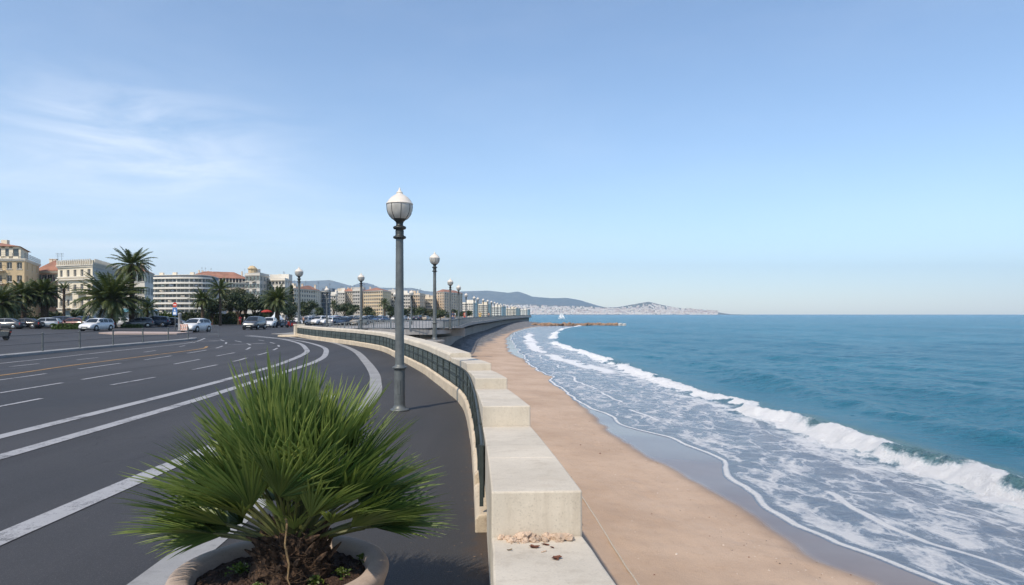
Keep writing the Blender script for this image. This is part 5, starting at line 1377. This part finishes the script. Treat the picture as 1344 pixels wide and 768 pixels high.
def car_parts(kind):
    K = KINDS[kind]; W = K['W']; out = []
    mb = MB(); rows = []
    for x, zb, zt, k in K['body']:
        w_ = W*k; h = zt-zb
        rows.append([(x,-w_*.86,zb),(x,-w_*.96,zb+h*.14),(x,-w_,zb+h*.42),(x,-w_*.985,zb+h*.70),(x,-w_*.93,zb+h*.93),(x,-w_*.80,zt),(x,-w_*.35,zt+.012),(x,w_*.35,zt+.012),(x,w_*.80,zt),(x,w_*.93,zb+h*.93),(x,w_*.985,zb+h*.70),(x,w_,zb+h*.42),(x,w_*.96,zb+h*.14),(x,w_*.86,zb)])
    mb.grid(rows); mb.poly(rows[0][::-1]); mb.poly(rows[-1])
    mb.grid([[r[0],r[-1]] for r in rows])
    T = K['top']; zb = T[0][1]; zr = max(z for _, z in T)
    wy = lambda z: W*(.90-.20*(z-zb)/(zr-zb))
    sec = [[(x,-wy(z),z),(x,-wy(z)*.93,z+.018*(z > zb+.1)),(x,0,z+.045*(z > zb+.1)),(x,wy(z)*.93,z+.018*(z > zb+.1)),(x,wy(z),z)] for x, z in T]
    mb.grid(sec)
    for s_ in (-1,1): mb.poly([(x,s_*wy(z),z) for x, z in T][::s_])
    out.append(('body', mb, 0, True))
    def quad(name, a, b, c, d, mat): m = MB(); m.poly([a,b,c,d]); out.append((name, m, mat, False))
    # glass sits 4 mm proud of the shell
    def screen(i, j, name, sgn):
        (xa,za),(xb,zb2) = T[i],T[j]; L = lambda t: (xa+(xb-xa)*t+.010*sgn, za+(zb2-za)*t+.022+.006)
        x0,z0 = L(.10); x1,z1 = L(.88); 
        m = MB(); n = 4; r0 = []; r1 = []
        for k in range(n+1):
            u = -1+2*k/n; e = .045*(1-u*u)
            r0.append((x0,u*wy(z0)*.88,z0+e*.3)); r1.append((x1,u*wy(z1)*.86,z1+e*.8))
        m.grid([r0,r1]); out.append((name, m, 1, True))
    screen(4,3,'windscreen',1); screen(0,1,'rear_window',-1)
    for s_ in (-1,1):
        lo = zb+.05; hi = zr-.10
        def sx_(z, front):
            pts = T[3:5][::-1] if front else T[0:2]
            (xa,za),(xb,zb2) = pts; t_ = min(1,max(0,(z-za)/(zb2-za))); return xa+(xb-xa)*t_
        xs0 = [sx_(lo,False)+.16]+list(K['mid'])+[sx_(lo,True)-.16]; xs1 = [sx_(hi,False)+.14]+list(K['mid'])+[sx_(hi,True)-.12]
        for k in range(len(xs0)-1):
            g0 = .04 if k else 0; g1 = .04 if k < len(xs0)-2 else 0
            m = MB(); P = lambda x, z: (x, s_*(wy(z)+.005), z)
            m.poly([P(xs0[k]+g0,lo),P(xs0[k+1]-g1,lo),P(xs1[k+1]-g1,hi),P(xs1[k]+g0,hi)][::s_]); out.append(('side_window', m, 1, False))
        m = MB(); xm = T[4][0]-.22; m.box(xm-.09,xm+.07,min(s_*(W*.92),s_*(W+.17)),max(s_*(W*.92),s_*(W+.17)),zb+.06,zb+.19); out.append(('wing_mirror', m, 0, False))
        for fx in (1,-1):
            x = K['wx']*fx; m = MB()
            m.X = Matrix.Translation((x,s_*(W-.10),.32)) @ Matrix.Rotation(R(90),4,'X')
            m.lathe([(.30,-.115),(.33,-.10),(.335,-.02),(.33,.10),(.30,.118),(.21,.112),(.02,.10)] if s_ < 0 else [(.02,-.10),(.21,-.112),(.30,-.118),(.33,-.10),(.335,.02),(.33,.10),(.30,.115)], 20)
            r = MB(); r.X = m.X; e = .119*( 1 if s_ < 0 else -1)
            r.lathe([(.215,min(e-.012*s_*-1,e)-.006),(.215,e),(.12,e*.985),(.10,e*1.02),(.03,e*1.05)] if s_ < 0 else [(.03,e*1.05),(.10,e*1.02),(.12,e*.985),(.215,e),(.215,e+.018)], 14)
            a = MB(); a.X = Matrix.Translation((x,s_*(W*1.0),.34)) @ Matrix.Rotation(R(90),4,'X'); a.lathe([(.40,-.012),(.40,.012)], 22)
            out.append(('wheel_arch', a, 6, False)); out.append(('wheel', m, 2, True)); out.append(('rim', r, 3, True))
        b = K['body']; xf = b[-2][0]; zf = b[-2][2]; m = MB(); w_ = W*b[-2][3]
        m.hexa([(xf+.015,s_*w_*.45,zf-.17),(xf-.13,s_*w_*1.04,zf-.15),(xf-.20,s_*w_*1.02,zf-.16),(xf-.10,s_*w_*.45,zf-.16)],[(xf+.005,s_*w_*.45,zf-.03),(xf-.18,s_*w_*1.04,zf+.02),(xf-.24,s_*w_*1.0,zf+.02),(xf-.10,s_*w_*.45,zf-.03)]); out.append(('headlight', m, 4, False))
        xr = b[0][0]; zr_ = b[1][2]; m = MB(); w_ = W*b[1][3]
        m.hexa([(xr-.02,s_*w_*.66,zr_-.30),(xr+.10,s_*w_*1.02,zr_-.30),(xr+.2,s_*w_*1.0,zr_-.30),(xr+.1,s_*w_*.66,zr_-.30)],[(xr+.03,s_*w_*.66,zr_-.06),(xr+.12,s_*w_*1.0,zr_-.04),(xr+.2,s_*w_*.98,zr_-.04),(xr+.1,s_*w_*.66,zr_-.06)]); out.append(('tail_light', m, 5, False))
    b = K['body']; xf = b[-1][0]; zf = b[-1][1]
    m = MB(); m.box(xf-.10,xf+.012,-W*.42,W*.42,zf+.02,zf+.13); out.append(('grille', m, 6, False))
    m = MB(); m.box(xf+.013,xf+.03,-.26,.26,zf-.06,zf+.04); out.append(('number_plate', m, 7, False))
    xr = b[0][0]; m = MB(); m.box(xr-.03,xr-.004,-.26,.26,b[0][1]+.12,b[0][1]+.23); out.append(('number_plate', m, 7, False))
    m = MB(); m.box(-b[-1][0]*.9,b[-1][0]*.9,-W*.8,W*.8,.16,.34); out.append(('underbody', m, 6, False))
    return out
def mats_for(c): return [CP[c], M['cglass'], M['tyre'], M['rim'], M['hlamp'], M['tlamp'], M['trimblk'], M['plate']]
CARP = {}
def car(kind, color, label, loc, rz, group=None, name='parked_car', cat='car', small=False):
    mm = mats_for(color)
    if small:
        k = (kind,'s')
        if k not in CARP:
            big_ = MB()
            for nm, m, mi, sm in car_parts(kind):
                b = len(big_.v); big_.v += m.v
                for f in m.f: big_.f.append(tuple(i+b for i in f)); big_.m.append(mi); big_.t.append(.5)
            CARP[k] = big_.mesh('far_car', mm)
        o = link(name, CARP[k]); o.location = loc; o.rotation_euler = (0,0,rz)
        o.material_slots[0].link = 'OBJECT'; o.material_slots[0].material = CP[color]
        return tag(o, label, cat, group)
    if kind not in CARP:
        CARP[kind] = [(nm, m.mesh(nm, mm[mi], sm), mi) for nm, m, mi, sm in car_parts(kind)]
    r = thing(name, label, cat, loc, rz, group)
    last = None
    for nm, me, mi in CARP[kind]:
        o = link(nm, me, r)
        if nm == 'rim' and last is not None: o.parent = last
        if nm == 'wheel': last = o
        if mi == 0: o.material_slots[0].link = 'OBJECT'; o.material_slots[0].material = CP[color]
    return r
G = 'cars parked and driving on the boulevard'
def pc(x, y): d = CAM*F/(y-HY); return (at(x,d)[0], d, .006)
car('estate','white','white estate car with dark windows standing before the broad date palm', pc(127,434.3), R(268), G)
car('hatch','white','white hatchback driving towards the camera behind the striped barrier', pc(257,436), R(266), G)
car('suv','grey','dark grey people carrier near the person in red', pc(334,432.5), R(272), G)
car('sedan','black','black saloon parked at the left under the dark palms', pc(33,431.5), R(188), G)
car('sedan','grey','dark grey saloon nearest the left edge of the photo', pc(7,432), R(190), G)
car('hatch','silver','silver hatchback beside the low flower bed hedge', pc(58,431.2), R(200), G)
car('suv','navy','navy car directly behind the silver hatchback', pc(75,430.3), R(195), G)
car('sedan','maroon','low maroon saloon behind the flower bed hedge', pc(97,430.4), R(185), G)
car('suv','blue','blue car behind the white estate, left of it', pc(107,429.6), R(200), G)
car('hatch','navy','dark hatchback just left of the white estate', pc(87,429.4), R(190), G)
car('sedan','white','white saloon half hidden between the two palm trunks', pc(157,429), R(200), G)
car('hatch','grey','dark grey hatchback at the right of the tall palm trunk', pc(182,430), R(205), G)
car('suv','navy','navy car at the right end of the parked row', pc(203,429), R(195), G)
car('sedan','black','black saloon partly seen behind the sign post', pc(223,428.6), R(188), G)
car('hatch','white','white hatchback directly behind the dark people carrier', pc(354,430.2), R(280), G)
car('hatch','silver','silver hatchback at the head of the dense parked rows, right of the end lamp', pc(403,427.4), R(250), G)
car('suv','white','white van-like car second from the end lamp', pc(420,427.2), R(250), G)
# the dense far rows
kk = ['hatch','sedan','suv','hatch','estate']; cc = ['white','blue','white','silver','navy','white','grey','white','blue','silver','white','beige']
far_list = []
for row, (d, xs) in enumerate(((124,[392,410,429,440,455,470]),(140,[398,408,418,430,441,452,463,474]),(158,[396,405,414,423,433,442,451,460,470,480]),(185,[402,412,421,430,440,449,458,467,477,486,495,503]),(215,[470,480,490,500,510,519,530,540,550,560]))):
    for i, x in enumerate(xs):
        if row == 0 and i in (0,1): continue
        c = 'red' if (row,i) == (1,4) else cc[(row*5+i*7)%12]
        k = kk[(i+row)%5]; dd = d+rnd.uniform(-2,2)
        lab = 'small red car among the dense rows of parked cars' if c == 'red' else 'one of the small pale and dark cars packed in rows behind the curved parapet'
        car(k, c, lab, (at(x+rnd.uniform(-1.5,1.5),dd)[0], dd, 0), R(rnd.choice((70,75,255,250))+rnd.uniform(-5,5)), 'far cars packed in rows behind the parapet', small=True)

# ------------------------------------------------------------------ people and scooters
SK = plain('skin', (.42,.26,.19), .6, 0, .05, 8); HR = plain('dark_hair', (.03,.022,.018), .6, 0, .2, 30)
def cloth(name, c): return plain(name, c, .85, 0, .15, 12)
def person(label, loc, rz, top, bottom, h=1.72, pose='stand', seed=1, arms=0.0, group=None):
    """one continuous skinned figure; clothes are separate shells over it"""
    r_ = random.Random(seed); root = thing('person', label, 'person', loc, rz, group, h/1.72)
    st = .10 if pose == 'stand' else .0; seat = pose == 'sit'
    hip = .92 if not seat else .80
    J = {'pel':(0,0,hip),'che':(.03 if seat else 0,0,hip+.30),'nek':(.05 if seat else .0,0,hip+.53),'hed':(.07 if seat else .015,0,hip+.66),'crn':(.07 if seat else .01,0,hip+.80)}
    E = [('pel','che'),('che','nek'),('nek','hed'),('hed','crn')]; RR = {'pel':.125,'che':.145,'nek':.055,'hed':.095,'crn':.075}
    for s_, n_ in ((-1,'l'),(1,'r')):
        f = st*s_
        J['sho'+n_] = (J['che'][0],.19*s_,hip+.46); J['elb'+n_] = ((.18 if seat else .03+arms),.25*s_,hip+.20); J['wri'+n_] = ((.42 if seat else .10+arms),.24*s_,hip+(.16 if seat else -.04)); J['han'+n_] = ((.50 if seat else .11+arms),.24*s_,hip+(.17 if seat else -.13))
        E += [('che','sho'+n_),('sho'+n_,'elb'+n_),('elb'+n_,'wri'+n_),('wri'+n_,'han'+n_)]
        J['hip'+n_] = (0,.09*s_,hip-.05)
        if seat: J['kne'+n_] = (.42,.14*s_,hip-.10); J['ank'+n_] = (.36,.14*s_,.36); J['toe'+n_] = (.52,.14*s_,.31)
        else: J['kne'+n_] = (.03+f*1.2,.10*s_,.48); J['ank'+n_] = (-.02+f*1.6,.10*s_,.07); J['toe'+n_] = (.15+f*1.6,.11*s_,.035)
        E += [('pel','hip'+n_),('hip'+n_,'kne'+n_),('kne'+n_,'ank'+n_),('ank'+n_,'toe'+n_)]
        for k_, v_ in (('sho',.072),('elb',.046),('wri',.032),('han',.036),('hip',.10),('kne',.062),('ank',.042),('toe',.036)): RR[k_+n_] = v_
    def skin(names, grow, mat, nm):
        idx = {n: i for i, n in enumerate(names)}
        me = bpy.data.meshes.new(nm); me.from_pydata([J[n] for n in names], [(idx[a],idx[b]) for a,b in E if a in idx and b in idx], [])
        o = bpy.data.objects.new(nm, me); col.objects.link(o)
        md = o.modifiers.new('s','SKIN'); md.use_smooth_shade = True; sb = o.modifiers.new('u','SUBSURF'); sb.levels = 1; sb.render_levels = 1
        sv_ = me.skin_vertices[0].data
        for n, i in idx.items(): sv_[i].radius = (RR[n]+grow,)*2; sv_[i].use_root = (i == 0)
        dg = bpy.context.evaluated_depsgraph_get(); dg.update(); m2 = bpy.data.meshes.new_from_object(o.evaluated_get(dg)); bpy.data.objects.remove(o)
        m2.materials.clear(); m2.materials.append(mat); m2.name = nm
        return link(nm, m2, root)
    skin(list(J), 0, SK, 'body')
    skin(['pel','che','shol','shor','elbl','elbr'], .032, top, 'shirt')
    skin(['pel','hipl','hipr','knel','kner','ankl','ankr'], .022, bottom, 'trousers')
    hx, hy_, hz_ = J['hed']; m = MB(); m.lathe([(.10,-.02),(.108,.05),(.10,.11),(.065,.155),(.01,.17)], 12, (hx-.018,0,hz_)); m.build('hair', HR, root, True)
    m = MB(); m.box(hx+.085,hx+.118,-.014,.014,hz_-.01,hz_+.035); m.build('nose', SK, root)
    for s_ in (-1,1): m = MB(); m.box(hx+.084,hx+.096,.034*s_-.012,.034*s_+.012,hz_+.04,hz_+.056); m.build('eye', HR, root)
    return root
RED, YEL, NAV, DEN, WHT, ORA, BLK = cloth('red_cloth',(.50,.03,.03)), cloth('yellow_cloth',(.62,.42,.03)), cloth('navy_cloth',(.03,.04,.08)), cloth('denim',(.07,.10,.17)), cloth('white_cloth',(.68,.68,.66)), cloth('orange_cloth',(.55,.22,.06)), cloth('black_cloth',(.02,.02,.022))
person('person in a red top and red trousers standing beside the dark people carrier', (at(315.5,126)[0],126,.005), R(250), RED, RED, 1.75, seed=2)
person('person in pale clothes next to the person in red by the dark trees', (at(321,129)[0],129,.005), R(200), WHT, DEN, 1.7, seed=3)
person('person in bright red clothes on the promenade beside the railing', (float(yd(112))-1.0,112,.7), R(100), RED, RED, 1.8, seed=4)
person('person in bright yellow clothes on the promenade behind the one in red', (float(yd(140))-.8,140,.7), R(80), YEL, YEL, 1.85, seed=5)
person('person in orange on the promenade beyond the one in yellow', (float(yd(163))-.9,163,.7), R(80), ORA, NAV, 1.8, seed=6)
person('person in dark blue walking on the promenade near the first row lamp', (float(yd(92))-1.4,92,.7), R(-80), NAV, DEN, 1.72, seed=7)
person('person in a white shirt strolling on the promenade left of the one in red', (float(yd(118))-3.4,118,.7), R(-90), WHT, NAV, 1.72, seed=8)
for i, (x, d, a, t1, t2, lb) in enumerate([(398.5,118,90,NAV,BLK,'person in dark clothes near the end lamp'),(376,131,120,WHT,DEN,'person in a white shirt by the pointed tent'),(536,150,0,WHT,NAV,'far person in white right of the nearest lamp pole')]):
    person(lb, (at(x,d)[0],d,.02), R(a), t1, t2, 1.7, seed=20+i)
def scooter(label, loc, rz, pm, group=None):
    r = thing('motor_scooter', label, 'motor scooter', loc, rz, group)
    for x in (-.62,.66):
        m = MB(); m.X = Matrix.Translation((x,0,.25)) @ Matrix.Rotation(R(90),4,'X'); m.lathe([(.15,-.05),(.23,-.05),(.25,-.02),(.25,.02),(.23,.05),(.15,.05)], 18); w_ = m.build('wheel', M['tyre'], r, True)
        m = MB(); m.X = Matrix.Translation((x,0,.25)) @ Matrix.Rotation(R(90),4,'X'); m.lathe([(.14,-.03),(.14,.03)], 12); m.build('rim', M['rim'], w_)
    m = MB(); m.hexa([(-.85,-.16,.35),(-.15,-.19,.28),(-.15,.19,.28),(-.85,.16,.35)],[(-.95,-.13,.72),(-.12,-.15,.74),(-.12,.15,.74),(-.95,.13,.72)]); m.box(-.15,.42,-.17,.17,.24,.30)
    m.hexa([(.36,-.20,.26),(.46,-.18,.26),(.46,.18,.26),(.36,.20,.26)],[(.44,-.20,.92),(.54,-.15,.95),(.54,.15,.95),(.44,.20,.92)]); m.hexa([(.46,-.06,.45),(.86,-.07,.47),(.86,.07,.47),(.46,.06,.45)],[(.5,-.05,.6),(.8,-.05,.53),(.8,.05,.53),(.5,.05,.6)]); m.build('body', pm, r, bevel=.02)
    m = MB(); m.hexa([(-.98,-.13,.72),(-.02,-.15,.745),(-.02,.15,.745),(-.98,.13,.72)],[(-.98,-.11,.82),(-.05,-.12,.80),(-.05,.12,.80),(-.98,.11,.82)]); m.build('seat', M['trimblk'], r, bevel=.02)
    m = MB(); m.tube([(.66,0,.25),(.48,0,.95),(.44,0,1.02)], .025, 8); m.tube([(.36,-.34,1.04),(.44,-.12,1.03),(.44,.12,1.03),(.36,.34,1.04)], .018, 8); m.build('handlebar', M['darkmetal'], r)
    m = MB(); m.lathe([(.02,-.04),(.08,-.03),(.085,.0),(.02,.03)], 12, (.54,0,.97)); m.build('headlight', M['hlamp'], r, True)
    m = MB(); m.box(-.99,-.95,-.09,.09,.60,.68); m.build('tail_light', M['tlamp'], r)
    return r
sx0, sy0 = pc(-2,447)[:2]
scooter('dark motor scooter with a rider leaving the photo at the left edge', (sx0-.1,sy0,.005), R(187), CP['black'])
person('rider in navy clothes sitting on the scooter at the left edge', (sx0+.05,sy0,.02), R(187), NAV, BLK, 1.72, 'sit', seed=11)
sg = 'motor scooters parked in a row'
s0 = scooter('dark parked motor scooter in the row right of the dark people carrier', pc(367,430), R(250), CP['navy'], sg)
for x, y, lb in ((373,429.6,None),(379,429.2,None),(385,428.9,None),(389,428.4,None)):
    dup(s0, pc(x,y), R(245+rnd.uniform(-10,10)))
scooter('red motor scooter parked among the dark ones', pc(382,430.2), R(240), CP['red'])

# ------------------------------------------------------------------ fence, sign, barrier
fence = thing('fence', 'low post and cable fence along the traffic island beside the road', 'fence')
for y0 in np.arange(20.4, 53.5, 3.55):
    q = KB.s_of_y(y0); x, y = KB.at(q, -.27); m = MB(); m.tube([(x,y,.13),(x,y,1.03)], .045, 10); m.lathe([(.06,0),(.06,.02),(.02,.05)], 10, (x,y,1.03)); m.build('post', M['lampmetal'], fence)
for z in (.98,.55):
    m = MB(); m.tube([(*KB.at(q,-.28),z) for q in np.linspace(KB.s_of_y(20.4),KB.s_of_y(52.4),24)], .009, 5); m.build('cable', M['darkmetal'], fence)
gx, gy = at(279,60); bar = thing('barrier_rail', 'thin metal crowd barrier in the road right of the white hatchback', 'barrier', (gx,gy,.004), R(12))
m = MB(); m.tube([(-.5,0,0),(-.5,0,1.0),(.5,0,1.0),(.5,0,0)], .022, 6); m.tube([(-.5,0,.25),(.5,0,.25)], .018, 6)
for k in range(1,7): m.tube([(-.5+k/7,0,.25),(-.5+k/7,0,1.0)], .008, 5)
m.build('frame', M['rail2'], bar)
sd = 75; sgx = at(229.5,sd)[0]
sign = thing('road_sign', 'road sign post with a red disc above a blue and white panel', 'road sign', (sgx,sd,.13), R(-16))
m = MB(); m.tube([(0,.05,0),(0,.05,3.05)], .04, 8); m.build('pole', M['lampmetal'], sign)
m = MB(); m.X = Matrix.Translation((0,0,2.90)) @ Matrix.Rotation(R(90),4,'X'); m.lathe([(.27,-.012),(.27,.012)], 28); di = m.build('disc', plain('sign_red',(.50,.05,.03),.5), sign)
m = MB(); m.box(-.19,.19,-.02,-.0125,2.86,2.94); m.build('white_bar', plain('sign_white',(.75,.75,.75),.5), di)
m = MB(); m.box(-.30,.30,-.012,.012,1.75,2.58); pa = m.build('panel', plain('sign_blue',(.06,.17,.42),.5), sign)
m = MB(); m.box(-.20,.20,-.02,-.0125,1.84,2.12); m.build('white_patch', plain('sign_white_panel',(.70,.72,.75),.5), pa)
m = MB(); m.poly([(-.12,-.016,2.2),(.12,-.016,2.2),(0,-.016,2.5)]); m.build('white_arrow', plain('sign_white_arrow',(.72,.74,.76),.5), pa)
bx0 = at(236,77); bo = MB(); bo.lathe([(.22,-.01),(.22,.1),(.18,.14),(.17,1.8),(.19,1.83),(.19,1.95),(.05,2.05)], 16)
tag(bo.build('bollard', M['band'], None, True, loc=(bx0[0],bx0[1],.13)), 'thick pale stone bollard right beside the road sign post', 'bollard')
wx0 = at(241.5,71.5); wb = thing('road_barrier', 'orange and white striped works barrier in front of the white hatchback', 'barrier', (wx0[0],wx0[1],.004), R(8))
m = MB(); m.box(-.42,.42,-.02,.02,.30,.98); pn = m.build('board', plain('barrier_white',(.70,.68,.64),.6), wb)
for k in range(4):
    x = -.36+.2*k; m = MB(); m.poly([(x,-.024,.33),(x+.09,-.024,.33),(x+.15,-.024,.62),(x+.06,-.024,.62)]); m.poly([(x+.06,-.0245,.66),(x+.15,-.0245,.66),(x+.09,-.0245,.95),(x,-.0245,.95)]); m.build('orange_stripe', plain('barrier_orange',(.55,.14,.05),.6), pn)
for s_ in (-1,1): m = MB(); m.tube([(s_*.36,-.2,0),(s_*.36,0,.95)], .018, 6); m.tube([(s_*.36,.2,0),(s_*.36,0.03,.95)], .018, 6); m.build('leg', M['rail2'], wb)
